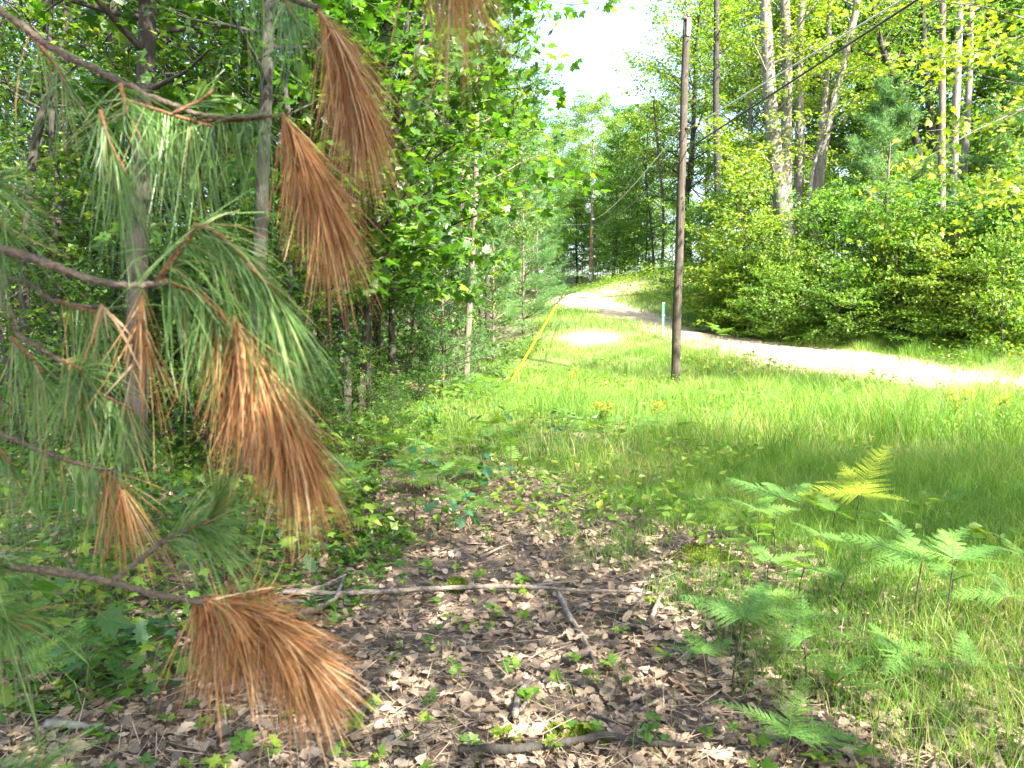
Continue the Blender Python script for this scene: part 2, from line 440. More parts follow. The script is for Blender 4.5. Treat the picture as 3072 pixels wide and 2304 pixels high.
def road_mat():
    m, t, ns, ls, out = new_mat('road_sand')
    tc = ns.new('ShaderNodeTexCoord')
    n1 = noise(ns, ls, 3, 7, tc.outputs['Object'], .7)
    n2 = noise(ns, ls, 40, 6, tc.outputs['Object'], .8)
    ad = ns.new('ShaderNodeMath'); ad.operation = 'MULTIPLY_ADD'; ad.inputs[1].default_value = .5
    hm = ns.new('ShaderNodeMath'); hm.operation = 'MULTIPLY'; hm.inputs[1].default_value = .5
    ls.new(n1.outputs['Fac'], hm.inputs[0]); ls.new(n2.outputs['Fac'], ad.inputs[0]); ls.new(hm.outputs[0], ad.inputs[2])
    r1 = ramp(ns, [(.36, (.17, .12, .078)), (.5, (.36, .285, .20)), (.64, (.48, .395, .295))]); ls.new(ad.outputs[0], r1.inputs[0])
    # across: 0 at the edges, 1 in the wheel tracks
    a = ns.new('ShaderNodeAttribute'); a.attribute_name = 'rnd'
    sh = ramp(ns, [(0, (.20, .16, .09)), (1, (1, 1, 1))]); ls.new(a.outputs['Fac'], sh.inputs[0])
    mu = ns.new('ShaderNodeMix'); mu.data_type = 'RGBA'; mu.inputs['B'].default_value = (.11, .09, .045, 1)
    inv = ns.new('ShaderNodeMath'); inv.operation = 'MULTIPLY_ADD'; inv.inputs[1].default_value = -1.1; inv.inputs[2].default_value = 1.0; inv.use_clamp = True
    ls.new(a.outputs['Fac'], inv.inputs[0])
    m5 = ns.new('ShaderNodeMath'); m5.operation = 'MULTIPLY'; ls.new(inv.outputs[0], m5.inputs[0]); ls.new(n1.outputs['Fac'], m5.inputs[1])
    ls.new(m5.outputs[0], mu.inputs['Factor']); ls.new(r1.outputs[0], mu.inputs['A'])
    pb = ns.new('ShaderNodeBsdfPrincipled'); pb.inputs['Roughness'].default_value = .95
    ls.new(mu.outputs['Result'], pb.inputs['Base Color'])
    bp = ns.new('ShaderNodeBump'); bp.inputs['Strength'].default_value = .7; bp.inputs['Distance'].default_value = .03
    ls.new(ad.outputs[0], bp.inputs['Height']); ls.new(bp.outputs[0], pb.inputs['Normal'])
    ls.new(pb.outputs[0], out.inputs[0])
    return m
M['road'] = road_mat()

# ---------------------------------------------------------------- road line, masks
ROAD = np.array([(26, 4), (17.5, 12), (11.6, 17.2), (9.75, 20.0), (8.5, 23.0), (6.85, 29), (5.6, 36), (4.7, 42), (3.6, 50), (.5, 58), (-6, 66), (-16, 74)], float)
RC = smooth_path(np.column_stack([ROAD, np.zeros(len(ROAD))]), 160)[:, :2]
def road_dist(x, y):
    x = np.ravel(x); y = np.ravel(y); out = np.empty(len(x))
    for i in range(0, len(x), 20000):
        q = np.stack([x[i:i + 20000], y[i:i + 20000]], 1)
        out[i:i + 20000] = np.sqrt(((q[:, None] - RC[None]) ** 2).sum(-1)).min(1)
    return out
ROAD_HALF = 1.28
def forest_left(x, y):
    """>0 inside the wood on the left (distance to its edge)"""
    ex = np.interp(y, [0, 4, 7, 10, 14, 19, 24, 30, 40, 60], [-1.5, -1.3, -1.5, -1.7, -1.0, -.5, .2, 1.0, 1.0, -3])
    return ex - x
def rough(x, y, s, ph=0):
    return np.sin(x * s + ph) * np.sin(y * s * 1.17 + ph * 2) + .5 * np.sin(x * s * 2.3 + y * s * 1.1 + ph) + .35 * np.sin(-x * s * 3.9 + y * s * 3.1 + 2 * ph)

# ground sheet
def build_ground():
    gx = np.concatenate([-np.geomspace(400, 34, 22), np.linspace(-32, -8, 60), np.linspace(-7.8, 10, 130), np.linspace(10.3, 36, 70), np.geomspace(38, 420, 22)])
    gy = np.concatenate([-np.geomspace(400, 4.5, 24), np.linspace(-4, 14, 110), np.linspace(14.3, 60, 160), np.linspace(61, 110, 50), np.geomspace(112, 700, 22)])
    X, Y = np.meshgrid(gx, gy)
    x, y = X.ravel(), Y.ravel()
    z = zf(x, y)
    rd = road_dist(x, y)
    far = np.hypot(x, y)
    z = np.where(far > 170, 9 + (z - 9) * np.exp(-(far - 170) / 60), z)
    green = np.clip((y - 7.5) / 4 + .3 * rough(x, y, .8), 0, 1) * (forest_left(x, y) < .5)
    green = np.maximum(green, ((rd < 4) & (y < 60)) * .8)
    pc = at(1780, 1018, 27)
    bk = at(1860, 868, 51)
    sand = np.clip(1.15 - np.hypot((x - pc[0]) / 1.4, (y - pc[1]) / 2.2), 0, 1)
    sand = np.maximum(sand, np.clip(.95 - np.hypot((x - bk[0]) / 2.4, (y - bk[1]) / 6), 0, 1))
    sand = np.maximum(sand, np.clip(1.3 - (rd - ROAD_HALF) / .8, 0, 1))
    nx, ny = len(gx), len(gy)
    i = (np.arange(ny - 1)[:, None] * nx + np.arange(nx - 1)[None]).ravel()
    Q = np.stack([i, i + 1, i + nx + 1, i + nx], 1)
    me = mk_mesh('ground', np.column_stack([x, y, z]), Q, M['ground'], None, True, {'green': green, 'sand': sand})
    return tag(link('ground', me), 'sloping woodland ground of brown soil and sandy patches', 'ground', kind='structure')
GROUND = build_ground()

def build_road():
    rng = np.random.default_rng(4)
    C = smooth_path(np.column_stack([RC, np.zeros(len(RC))]), 320)[:, :2]
    tg = nrm(np.gradient(C, axis=0)); nv = np.column_stack([-tg[:, 1], tg[:, 0]])
    offs = np.array([-1, -.86, -.7, -.5, -.3, 0, .3, .5, .7, .86, 1.0])
    trk = np.array([0, .2, .7, 1, .75, .25, .75, 1, .7, .2, 0])
    dz = np.array([-.05, .012, .03, .0, .03, .06, .03, .0, .03, .012, -.05])
    V, r = [], []
    for k, o in enumerate(offs):
        wv = ROAD_HALF * o * (1 + (.10 * np.sin(np.arange(len(C)) * .37 + 3 * o) + .07 * np.sin(np.arange(len(C)) * .9)) * (abs(o) > .8))
        p = C + nv * wv[:, None]
        V.append(np.column_stack([p, zf(p[:, 0], p[:, 1]) + dz[k] + .015])); r.append(np.full(len(C), trk[k]))
    V = np.array(V); n = len(C)
    i = (np.arange(len(offs) - 1)[:, None] * n + np.arange(n - 1)[None]).ravel()
    Q = np.stack([i, i + n, i + n + 1, i + 1], 1)
    me = mk_mesh('dirt_road', V.reshape(-1, 3), Q, M['road'], np.array(r).ravel(), True)
    return tag(link('dirt_road', me), 'pale sandy two-track road curving uphill past the utility poles', 'road', kind='structure')
build_road()

# ---------------------------------------------------------------- tree builders
UP = np.array([0, 0, 1.])

def grow_limb(rng, p0, az, el, L, n=6, rise=.0, droop=.25):
    d = np.array([math.cos(az) * math.cos(el), math.sin(az) * math.cos(el), math.sin(el)])
    pts = [p0]
    for k in range(n):
        d = nrm(d + rng.normal(size=3) * .10 + UP * (rise * (1 - k / n) - droop * (k / n)))
        pts.append(pts[-1] + d * L / n)
    return np.array(pts)

def broadleaf(seed, stems, leafT, ls, nt=7, nl=14, spread=.28, droop=.2, up=.0, flat=.75, el=(.15, .7), twig_wood=True, bark=None, leaf=None, aim=None, vs=.22):
    """stems: list of dict(path, r0, r1, lo, hi, n, R(t)->limb length). Returns (trunk, limbs, crown) meshes"""
    rng = np.random.default_rng(seed)
    A, B = Acc(), Acc()
    P, D = [], []
    for st in stems:
        path = np.asarray(st['path'], float); n = len(path)
        rad = np.linspace(st['r0'], st['r1'], n)
        if st.get('flare', True): rad[0] *= 1.3
        A.add(*tube(path, rad, 9, True, .05, rng))
        ga = rng.uniform(0, 6.28)
        for k in range(st['n']):
            t = st['lo'] + (st['hi'] - st['lo']) * (k + rng.random()) / st['n']
            s = t * (n - 1); i = min(int(s), n - 2); p0 = path[i] + (path[i + 1] - path[i]) * (s - i)
            tt = (t - st['lo']) / (st['hi'] - st['lo'] + 1e-6)
            L = st['R'](tt) * rng.uniform(.75, 1.15)
            ga += 2.4 + rng.normal() * .4
            az = ga if aim is None else aim + rng.normal() * st.get('aims', .8)
            e = el[0] + (el[1] - el[0]) * tt + rng.normal() * .12
            lp = grow_limb(rng, p0, az, e, L, 6, up, droop)
            r0 = min(.45 * rad[i], .012 + .012 * L)
            B.add(*tube(lp, np.linspace(r0, .004, len(lp)), 5, False))
            for q in range(nt):
                u = .22 + .78 * (q + rng.random()) / nt
                s2 = u * 6; j = min(int(s2), 5); b = lp[j] + (lp[j + 1] - lp[j]) * (s2 - j)
                ax = nrm(lp[j + 1] - lp[j])
                side = nrm(np.cross(ax, UP)) * (1 if q % 2 else -1)
                td = nrm(ax * rng.uniform(.2, .9) + side * rng.uniform(.5, 1.1) + UP * rng.normal() * vs)
                tl = L * .38 * (1.15 - .55 * u) * rng.uniform(.7, 1.3) + .12
                tp = np.array([b, b + td * tl * .5 + UP * .02, b + td * tl - UP * .06 * tl])
                if twig_wood: B.add(*tube(tp, [.006, .004, .002], 3, False))
                m = max(3, int(nl * (.5 + tl)))
                v = rng.random((m, 1)) ** .7
                pp = b + td * tl * v + rng.normal(size=(m, 3)) * [spread * .5 * tl + .05, spread * .5 * tl + .05, spread * vs * tl + .02 + .05 * vs]
                dd = td[None] * .7 + rng.normal(size=(m, 3)) * [.7, .7, .25] - UP * .25
                P.append(pp); D.append(dd)
    P = np.concatenate(P); D = np.concatenate(D)
    N = UP[None] + rng.normal(size=P.shape) * flat
    S = ls * rng.uniform(.6, 1.2, len(P))
    C = Acc(); C.add(*scatter(leafT, P, D, N, S, rng))
    return A.mesh('trunk', bark or M['bark_dark'], True), B.mesh('limbs', bark or M['bark_dark'], True), C.mesh('crown', leaf or M['forest'])

def straight(H, lean=(0, 0), n=9, wander=.03, seed=0):
    rng = np.random.default_rng(seed)
    z = np.linspace(-.25, H, n)
    w_ = np.cumsum(rng.normal(size=(n, 2)) * wander * H / n, 0)
    w_ -= w_[0]
    return np.column_stack([lean[0] * z / H + w_[:, 0], lean[1] * z / H + w_[:, 1], z])

def pine_tree_mesh(seed, H, Rb, lo=.08, whorl=.5, r0=.06, tufts=9, nlen=.13, nn=16, w_=.006, leaf=None, dead=0.):
    rng = np.random.default_rng(seed)
    A, B = Acc(), Acc()
    tr = straight(H, (0, 0), 9, .01, seed)
    A.add(*tube(tr, np.linspace(r0, .01, 9), 8, True))
    P, D = [], []
    z = lo * H
    while z < H * .98:
        t = z / H; L = Rb * (1 - t) ** .75 + .15
        for k in range(rng.integers(4, 6)):
            az = rng.uniform(0, 6.28)
            lp = grow_limb(rng, np.array([0, 0, z]), az, .1 + .6 * t, L * rng.uniform(.7, 1.1), 5, .10, .05)
            B.add(*tube(lp, np.linspace(.008 + .008 * L, .003, 6), 4, False))
            for q in range(tufts):
                u = .25 + .75 * (q + rng.random()) / tufts
                s = u * 5; j = min(int(s), 4); b = lp[j] + (lp[j + 1] - lp[j]) * (s - j)
                ax = nrm(lp[j + 1] - lp[j]); sd_ = nrm(np.cross(ax, UP)) * (1 if q % 2 else -1)
                td = nrm(ax + sd_ * rng.uniform(.2, 1) + UP * rng.uniform(0, .35))
                e = b + td * L * .28 * (1.2 - u * .6)
                for h in range(3):
                    c = b + (e - b) * (.35 + .325 * h)
                    P.append(np.repeat(c[None], nn, 0)); D.append(nrm(td[None] * .8 + rng.normal(size=(nn, 3)) * .6))
        z += whorl * rng.uniform(.7, 1.2)
    P = np.concatenate(P); D = np.concatenate(D)
    tpl = (np.array([(-.5 * w_ / nlen, 0, 0), (.5 * w_ / nlen, 0, 0), (0, 1, -.12)], float), np.array([(0, 1, 2)]))
    C = Acc(); C.add(*scatter(tpl, P, D, rng.normal(size=P.shape), nlen * rng.uniform(.7, 1.2, len(P)), rng))
    return A.mesh('trunk', M['bark_pine'], True), B.mesh('limbs', M['bark_pine'], True), C.mesh('crown', leaf or M['pine'])

def plant_tree(name, meshes, label, cat, loc, rz=0, sc=1, group=None, names=('trunk', 'limbs', 'crown')):
    t = thing(name, label, cat, loc, rz, group, sc)
    for nm, me in zip(names, meshes): link(nm, me, t)
    return t

ORD = 'first second third fourth fifth sixth seventh eighth ninth tenth eleventh twelfth thirteenth fourteenth fifteenth sixteenth seventeenth eighteenth nineteenth twentieth'.split()
bump = lambda t: math.sin(math.pi * min(1, .12 + .83 * t)) ** .6

# --- near maple at the edge of the left wood: limbs reach right over the verge
def edge_maple(seed, H, lo, n, Rm):
    st = [dict(path=straight(H, (.3, 0), 10, .05, seed), r0=.06, r1=.015, lo=lo, hi=.99, n=n, R=lambda t: Rm * bump(t) + .3)]
    return broadleaf(seed, st, MAPLE, .17, nt=8, nl=11, droop=.18, up=.12, flat=.7, vs=.16, el=(.15, .9), leaf=M['maple'])
EM1 = edge_maple(11, 8.2, .20, 32, 2.4)
EM2 = edge_maple(12, 9.0, .20, 32, 2.7)
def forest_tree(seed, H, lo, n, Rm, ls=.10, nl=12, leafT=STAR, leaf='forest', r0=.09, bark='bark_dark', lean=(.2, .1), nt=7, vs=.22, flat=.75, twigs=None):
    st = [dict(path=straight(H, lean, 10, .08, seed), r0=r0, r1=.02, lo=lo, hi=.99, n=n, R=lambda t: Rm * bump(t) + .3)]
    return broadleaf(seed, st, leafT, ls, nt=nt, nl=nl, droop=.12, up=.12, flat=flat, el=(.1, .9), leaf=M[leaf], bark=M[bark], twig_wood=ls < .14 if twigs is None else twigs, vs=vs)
FT = [forest_tree(21, 11, .20, 34, 2.4, nl=24), forest_tree(22, 10, .25, 32, 2.2, lean=(-.3, .2), nl=24), forest_tree(23, 12, .14, 40, 2.5, r0=.11, nl=24), forest_tree(24, 9, .10, 36, 2.0, r0=.06, nl=24)]
UN = [forest_tree(31, 3.2, .08, 24, 1.3, .095, 22, r0=.025, nt=5), forest_tree(32, 2.4, .06, 22, 1.15, .09, 22, r0=.02, lean=(.4, 0), nt=5), forest_tree(33, 4.4, .08, 30, 1.6, .10, 22, r0=.03, nt=6)]
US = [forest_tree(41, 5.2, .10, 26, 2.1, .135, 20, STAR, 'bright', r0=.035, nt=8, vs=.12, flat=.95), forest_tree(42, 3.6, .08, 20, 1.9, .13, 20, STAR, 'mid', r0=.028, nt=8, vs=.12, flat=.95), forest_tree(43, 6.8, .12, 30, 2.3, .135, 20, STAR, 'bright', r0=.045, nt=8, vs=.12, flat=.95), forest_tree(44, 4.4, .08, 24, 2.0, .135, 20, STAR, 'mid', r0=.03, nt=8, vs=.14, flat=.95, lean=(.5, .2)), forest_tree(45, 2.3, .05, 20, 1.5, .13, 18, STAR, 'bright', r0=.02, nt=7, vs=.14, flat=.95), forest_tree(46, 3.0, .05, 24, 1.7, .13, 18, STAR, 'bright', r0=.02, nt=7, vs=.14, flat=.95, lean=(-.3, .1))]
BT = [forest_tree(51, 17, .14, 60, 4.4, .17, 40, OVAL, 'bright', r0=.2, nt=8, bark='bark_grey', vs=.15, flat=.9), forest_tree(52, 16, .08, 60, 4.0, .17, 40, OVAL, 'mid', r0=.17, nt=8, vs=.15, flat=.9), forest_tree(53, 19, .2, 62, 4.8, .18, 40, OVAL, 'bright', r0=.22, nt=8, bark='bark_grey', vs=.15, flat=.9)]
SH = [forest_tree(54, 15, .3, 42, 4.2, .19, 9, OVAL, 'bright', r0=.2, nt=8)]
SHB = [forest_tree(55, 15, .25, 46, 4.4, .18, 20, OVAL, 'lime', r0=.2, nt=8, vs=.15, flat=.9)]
PN = [pine_tree_mesh(61, 5.5, 1.7, lo=.03, whorl=.38, tufts=12, nn=18, w_=.009, nlen=.15), pine_tree_mesh(62, 8.5, 3.1, lo=.26, whorl=.45, r0=.1, tufts=13, nlen=.20, w_=.015, nn=14), pine_tree_mesh(63, 3.6, 1.2, lo=.03, whorl=.32, r0=.035, tufts=9, w_=.008)]

# ================================================================= LEFT WOOD
RNG = np.random.default_rng(77)
def trunk_tree(px_path, Y, r0, r1, label, seed, Rm=1.6, lo=.55, n=14, bark='bark_dark', leafT=STAR, leaf='forest', name='forest_tree', ls=.10, cat='tree', nl=12):
    """a tree whose stem follows the photographed one; px_path runs from the foot upwards"""
    foot = on_ground(px_path[0][0], Y)
    P = path_at(px_path, Y); P[0, 2] = foot[2] - .2
    path = smooth_path(P, 12) - foot
    st = [dict(path=path, r0=r0, r1=r1, lo=lo, hi=.99, n=n, R=lambda t: Rm * bump(t) + .3)]
    return plant_tree(name, broadleaf(seed, st, leafT, ls, nt=6, nl=nl, droop=.12, up=.1, leaf=M[leaf], bark=M[bark]), label, cat, foot)

trunk_tree([(408, 1480), (412, 900), (420, 500), (440, 200), (445, -200), (450, -900)], 7.6, .115, .06, 'dark thick-trunked tree standing behind the drooping pine branches', 101, 1.8, .55, 16)
trunk_tree([(748, 1500), (752, 1250), (775, 900), (790, 500), (805, 100), (815, -300), (820, -900)], 7.2, .075, .045, 'slim lichen-speckled trunk beside the upper brown needle tuft', 102, 1.6, .6, 14, bark='bark_lichen')
trunk_tree([(1045, 1330), (1040, 1100), (1030, 800), (1010, 300), (1000, -300)], 10.2, .06, .03, 'left of two thin dark stems at the grassy wood edge', 103, 1.5, .35, 16, leafT=MAPLE, leaf='maple', ls=.11)
trunk_tree([(1078, 1310), (1090, 1080), (1120, 760), (1180, 420), (1230, 0), (1260, -400)], 10.4, .055, .03, 'right of two thin dark stems, leaning towards the road', 104, 1.6, .3, 20, leafT=MAPLE, leaf='maple', ls=.12)
trunk_tree([(1398, 1165), (1402, 1050), (1412, 850), (1425, 650), (1430, 300), (1430, -100)], 18.4, .085, .05, 'thin pale brown trunk just left of the yellow guy guard', 105, 1.8, .5, 16, bark='bark_pine')
trunk_tree([(180, 1300), (175, 900), (165, 500), (150, 100), (140, -500)], 10.5, .07, .04, 'thin leaning stem at far left behind pine needles', 106, 1.6, .5, 12)
trunk_tree([(60, 1320), (80, 700), (115, 380), (190, 150), (230, -400)], 9.5, .06, .03, 'crooked thin stem near the left border of the wood', 107, 1.5, .55, 12)
trunk_tree([(520, 1250), (515, 900), (505, 600), (490, 100), (480, -500)], 12.0, .06, .035, 'thin dark stem between the thick dark trunk and the lichen trunk', 108, 1.6, .5, 12)
trunk_tree([(330, 1260), (345, 700), (340, 200), (335, -400)], 11.5, .085, .05, 'straight dark stem behind the thick dark trunk', 109, 1.7, .55, 12)
trunk_tree([(1130, 1230), (1135, 1000), (1140, 700), (1130, 300), (1120, -200)], 13.0, .05, .03, 'slender stem in shadow behind the two thin dark stems', 110, 1.6, .4, 14)
trunk_tree([(640, 1230), (650, 800), (610, 300), (600, -300)], 13.5, .065, .035, 'slender straight stem far behind the lichen-speckled trunk', 111, 1.6, .5, 12)
trunk_tree([(1372, 1120), (1375, 900), (1385, 700), (1390, 300)], 21, .07, .04, 'brown pine-like trunk behind the thin pale brown trunk', 112, 1.6, .55, 10, bark='bark_pine')

g = on_ground(1085, 10.9)
plant_tree('maple_tree', EM1, 'broad leafy maple overhanging the verge at the wood edge', 'tree', g, .6)
g = on_ground(1185, 12.6)
plant_tree('maple_tree', EM2, 'taller leafy maple filling the middle top of the wood edge', 'tree', g, 2.1, 1.05)
g = on_ground(960, 9.2)
plant_tree('maple_tree', EM1, 'leafy maple right behind the hanging brown needle tufts', 'tree', g, 3.6, .95)
g = on_ground(1270, 20.5)
plant_tree('maple_tree', EM2, 'maple behind the wood edge, its crown touching the sky gap', 'tree', g, 4.4, 1.1)

for px, Y, sc, lab in ((1470, 25, (.95, .95, 1.15), 'slim tall tree at the verge behind the yellow guard'), (1505, 34, (1.0, 1.0, 1.25), 'tall tree at the left edge halfway to the road bend'), (1545, 47, (.9, .9, 1.35), 'tall tree at the left edge just before the road bend')):
    plant_tree('forest_tree', FT[1 if Y > 30 else 0], lab, 'tree', on_ground(px, Y), px, sc)
spots = []
for row, (Y0, Y1, n, x0, x1) in enumerate(((12, 15, 5, 0, 900), (15, 20, 7, -100, 1250), (20, 27, 9, -100, 1420), (27, 38, 11, -100, 1480), (38, 55, 12, -100, 1500))):
    for i in range(n):
        spots.append((x0 + (x1 - x0) * (i + RNG.random()) / n, RNG.uniform(Y0, Y1)))
for i, (px, Y) in enumerate(spots):
    g = on_ground(px, Y)
    plant_tree('forest_tree', FT[i % 4], 'slender leafy tree standing deep in the left wood', 'tree', g, RNG.uniform(0, 6.28), RNG.uniform(.8, 1.15), 'slender trees deep in the left wood')
spots = []
for (Y0, Y1, n, x0, x1) in ((7.5, 10, 4, 0, 900), (10, 14, 5, 0, 1100), (14, 19, 8, 0, 1300), (19, 26, 12, 0, 1450), (26, 36, 12, 0, 1540)):
    for i in range(n):
        spots.append((x0 + (x1 - x0) * (i + RNG.random()) / n, RNG.uniform(Y0, Y1)))
for i, (px, Y) in enumerate(spots):
    g = on_ground(px, Y)
    plant_tree('understory_sapling', UN[i % 3], 'leafy understory sapling among the trunks of the left wood', 'sapling', g, RNG.uniform(0, 6.28), RNG.uniform(.7, 1.15), 'understory saplings of the left wood')
for px, Y, v, sc, lab in ((1330, 15.5, 2, 1.0, 'small soft white pine low in the shade left of the guy guard'), (1480, 23, 0, .8, 'bushy white pine at the shaded verge above the guy anchor'),
                          (1570, 29, 0, 1.15, 'taller white pine beside the upper end of the yellow guard'), (1610, 38, 0, 1.3, 'white pine leaning over the far bend of the road'), (1240, 20, 0, .9, 'shaded white pine hidden behind maple leaves')):
    plant_tree('white_pine', PN[v], lab, 'pine tree', on_ground(px, Y), px * .1, sc)

# ================================================================= FAR CENTRE
for i, (px, Y, v, sc) in enumerate(sorted(((1480, 62, 0, .95), (1590, 74, 1, 1.0), (1690, 88, 0, 1.0), (1775, 80, 2, .90), (1860, 92, 1, 1.15), (1945, 98, 0, 1.15), (1640, 60, 1, .62), (1730, 72, 1, .7), (1840, 68, 1, .72), (1380, 58, 2, .9)))):
    lab = f'broadleaf tree closing the view behind the road bend, {ORD[i]} from the left wood'
    plant_tree('distant_tree', BT[v], lab, 'tree', on_ground(px, Y), i * 1.7, sc, 'trees above the bend' if px <= 1700 else 'trees behind the transformer pole')

# ================================================================= RIGHT WOOD
def grey_maple():
    Y = 30.5
    foot = on_ground(2400, Y)
    def pp(l, dy=0): return smooth_path(path_at(l, Y + dy), 12) - foot
    base = path_at([(2402, 1000)], Y)[0]; 
    R1 = lambda t: 2.6 * bump(t) + .5
    S = [dict(path=pp([(2402, 1010), (2395, 930), (2380, 820), (2345, 620), (2318, 380), (2300, 100), (2285, -300)]), r0=.44, r1=.17, lo=.40, hi=.98, n=14, R=R1),
         dict(path=pp([(2385, 860), (2362, 650), (2358, 420), (2362, 150), (2345, -150), (2330, -400)], .3), r0=.28, r1=.13, lo=.45, hi=.98, n=12, R=R1, flare=False),
         dict(path=pp([(2398, 850), (2392, 640), (2400, 420), (2398, 150), (2420, -200)], .8), r0=.25, r1=.11, lo=.4, hi=.98, n=10, R=R1, flare=False),
         dict(path=pp([(2445, 930), (2440, 760), (2452, 560), (2475, 400), (2520, 220), (2570, 20), (2600, -300)], .4), r0=.30, r1=.10, lo=.35, hi=.98, n=12, R=R1, flare=False),
         dict(path=pp([(2455, 520), (2465, 380), (2482, 200), (2490, 0), (2500, -300)], .4), r0=.15, r1=.07, lo=.3, hi=.98, n=8, R=R1, flare=False),
         dict(path=pp([(2400, 720), (2425, 620), (2440, 500), (2480, 380), (2530, 180), (2570, 60)], -.3), r0=.09, r1=.03, lo=.4, hi=.98, n=6, R=R1, flare=False),
         dict(path=pp([(2345, 620), (2300, 560), (2240, 500), (2180, 470)], 0), r0=.07, r1=.02, lo=.4, hi=.98, n=5, R=lambda t: 1.3, flare=False)]
    ms = broadleaf(201, S, OVAL, .16, nt=8, nl=18, vs=.14, leaf=M['lime'], bark=M['bark_grey'], droop=.1, up=.1, twig_wood=False)
    plant_tree('grey_maple', ms, 'large pale grey tree forking into several stems right of the pole', 'tree', foot)
grey_maple()

def px_tree(px_path, Y, r0, r1, label, seed, Rm, lo, n, bark, name='tall_tree', nl=14, cat='tree'):
    return trunk_tree(px_path, Y, r0, r1, label, seed, Rm, lo, n, bark, OVAL, 'bright', name, .17, cat, nl)
px_tree([(2822, 1000), (2825, 600), (2826, 300), (2828, 60), (2830, -300)], 27.0, .14, .09, 'leftmost of three slim bare trunks standing together at right', 211, 1.8, .72, 10, 'bark_pine')
px_tree([(2858, 1000), (2860, 600), (2872, 200), (2880, 0), (2890, -300)], 28.0, .15, .10, 'middle one of three slim bare trunks standing together at right', 212, 1.8, .72, 10, 'bark_grey')
px_tree([(2880, 990), (2885, 650), (2905, 300), (2912, 60), (2915, -300)], 29.0, .14, .09, 'rightmost of three slim bare trunks standing together at right', 213, 1.8, .72, 10, 'bark_grey')
px_tree([(2158, 930), (2155, 600), (2148, 300), (2150, 80), (2150, -300)], 42.0, .21, .13, 'straight dark trunk between the near pole and the grey tree', 214, 1.7, .5, 9, 'bark_dark')
px_tree([(2780, 960), (2775, 600), (2740, 380), (2690, 250), (2640, 120), (2600, -100)], 35.0, .2, .10, 'dark oak leaning left behind the blue-green pine', 215, 3.2, .4, 20, 'bark_dark')
px_tree([(2810, 950), (2805, 520), (2790, 330), (2770, 100), (2760, -200)], 37.0, .24, .12, 'dark upright oak behind the three slim trunks', 216, 3.4, .4, 20, 'bark_dark')
px_tree([(1985, 850), (1990, 650), (1975, 450), (1960, 300)], 53.0, .11, .05, 'young tree with bare lower stems on the bank above the road', 217, 2.2, .25, 18, 'bark_dark')
px_tree([(1962, 850), (1955, 700), (1940, 560), (1930, 420)], 55.0, .08, .04, 'small leaning tree at the sandy bank edge', 218, 1.8, .25, 14, 'bark_dark')

plant_tree('white_pine', PN[1], 'blue-green white pine between the grey tree and the three slim trunks', 'pine tree', on_ground(2640, 28.6), 1.1, 1.05)
plant_tree('white_pine', PN[1], 'white pine with dead lower twigs at the right border', 'pine tree', on_ground(3070, 27.5), 2.7, 1.15)

ROWS = (('front row', ((2140, 31, 3.2), (2185, 29.5, 2.2), (2235, 29, 5.4), (2300, 27.6, 2.4), (2365, 27.2, 2.2), (2430, 26.8, 2.2), (2490, 27.3, 4.4), (2555, 26.3, 2.3), (2625, 25.7, 3.6), (2700, 25.0, 4.3), (2770, 24.6, 3.2), (2840, 24.2, 2.0), (2905, 23.8, 2.9), (2965, 23.4, 4.2), (3030, 22.8, 3.9), (3100, 22.3, 4.6))),
        ('back row', ((2110, 33, 4.2), (2205, 34, 5.8), (2270, 31.5, 3.6), (2340, 33, 4.8), (2440, 32, 3.6), (2520, 31, 5.0), (2590, 31, 4.0), (2720, 30.5, 5.2), (2800, 30.5, 3.6), (2930, 29, 4.4), (3000, 28, 6.2), (3080, 27, 6.6), (2150, 42, 4.5), (2260, 38, 6.4), (2400, 37, 5.6), (2640, 36, 6.8), (2860, 36, 5.6))))
UH = (5.2, 3.6, 6.8, 4.4, 2.3, 3.0)
for i, px in enumerate(range(2140, 3120, 62)):
    Y = np.interp(px, [2140, 2300, 2430, 2700, 2905, 3100], [29.6, 26.4, 25.6, 23.8, 22.5, 21.2])
    plant_tree('roadside_bush', US[4 + i % 2], f'low bush at the foot of the thicket across the road, {ORD[i]} from the near pole', 'bush', on_ground(px + 17 * math.sin(i * 2.7), Y + .9 * math.sin(i * 1.7)), i * 1.9, (.6 + .3 * ((i * 7) % 4) / 3, .7, (.35, .9, .5, .7, 1.1)[i % 5]), 'low bushes at the foot of the thicket')
for row, lst in ROWS:
    for i, (px, Y, h) in enumerate(sorted(lst)):
        v = min(range(6), key=lambda q: abs(UH[q] - h) + .35 * ((i + q) % 4))
        plant_tree('roadside_sapling', US[v], f'thicket sapling across the road, {row}, {ORD[i]} from the near pole', 'sapling', on_ground(px, Y), i * 2.3 + len(row), h / UH[v], 'saplings of the thicket across the road')
for i, (px, Y) in enumerate(sorted(((1560, 66), (1610, 74), (1660, 68), (1700, 80), (1745, 76), (1800, 78), (1835, 74), (1880, 66), (1930, 62), (1850, 86), (1520, 58), (1900, 92), (1960, 84), (1790, 95), (2010, 74), (1850, 58), (1900, 58)))):
    plant_tree('distant_sapling', US[i % 4], f'leafy bush past the road bend, {ORD[i]} from the left wood', 'sapling', on_ground(px, Y), i * 1.1, 1.0 + .35 * (i % 3), 'bushes past the road bend')
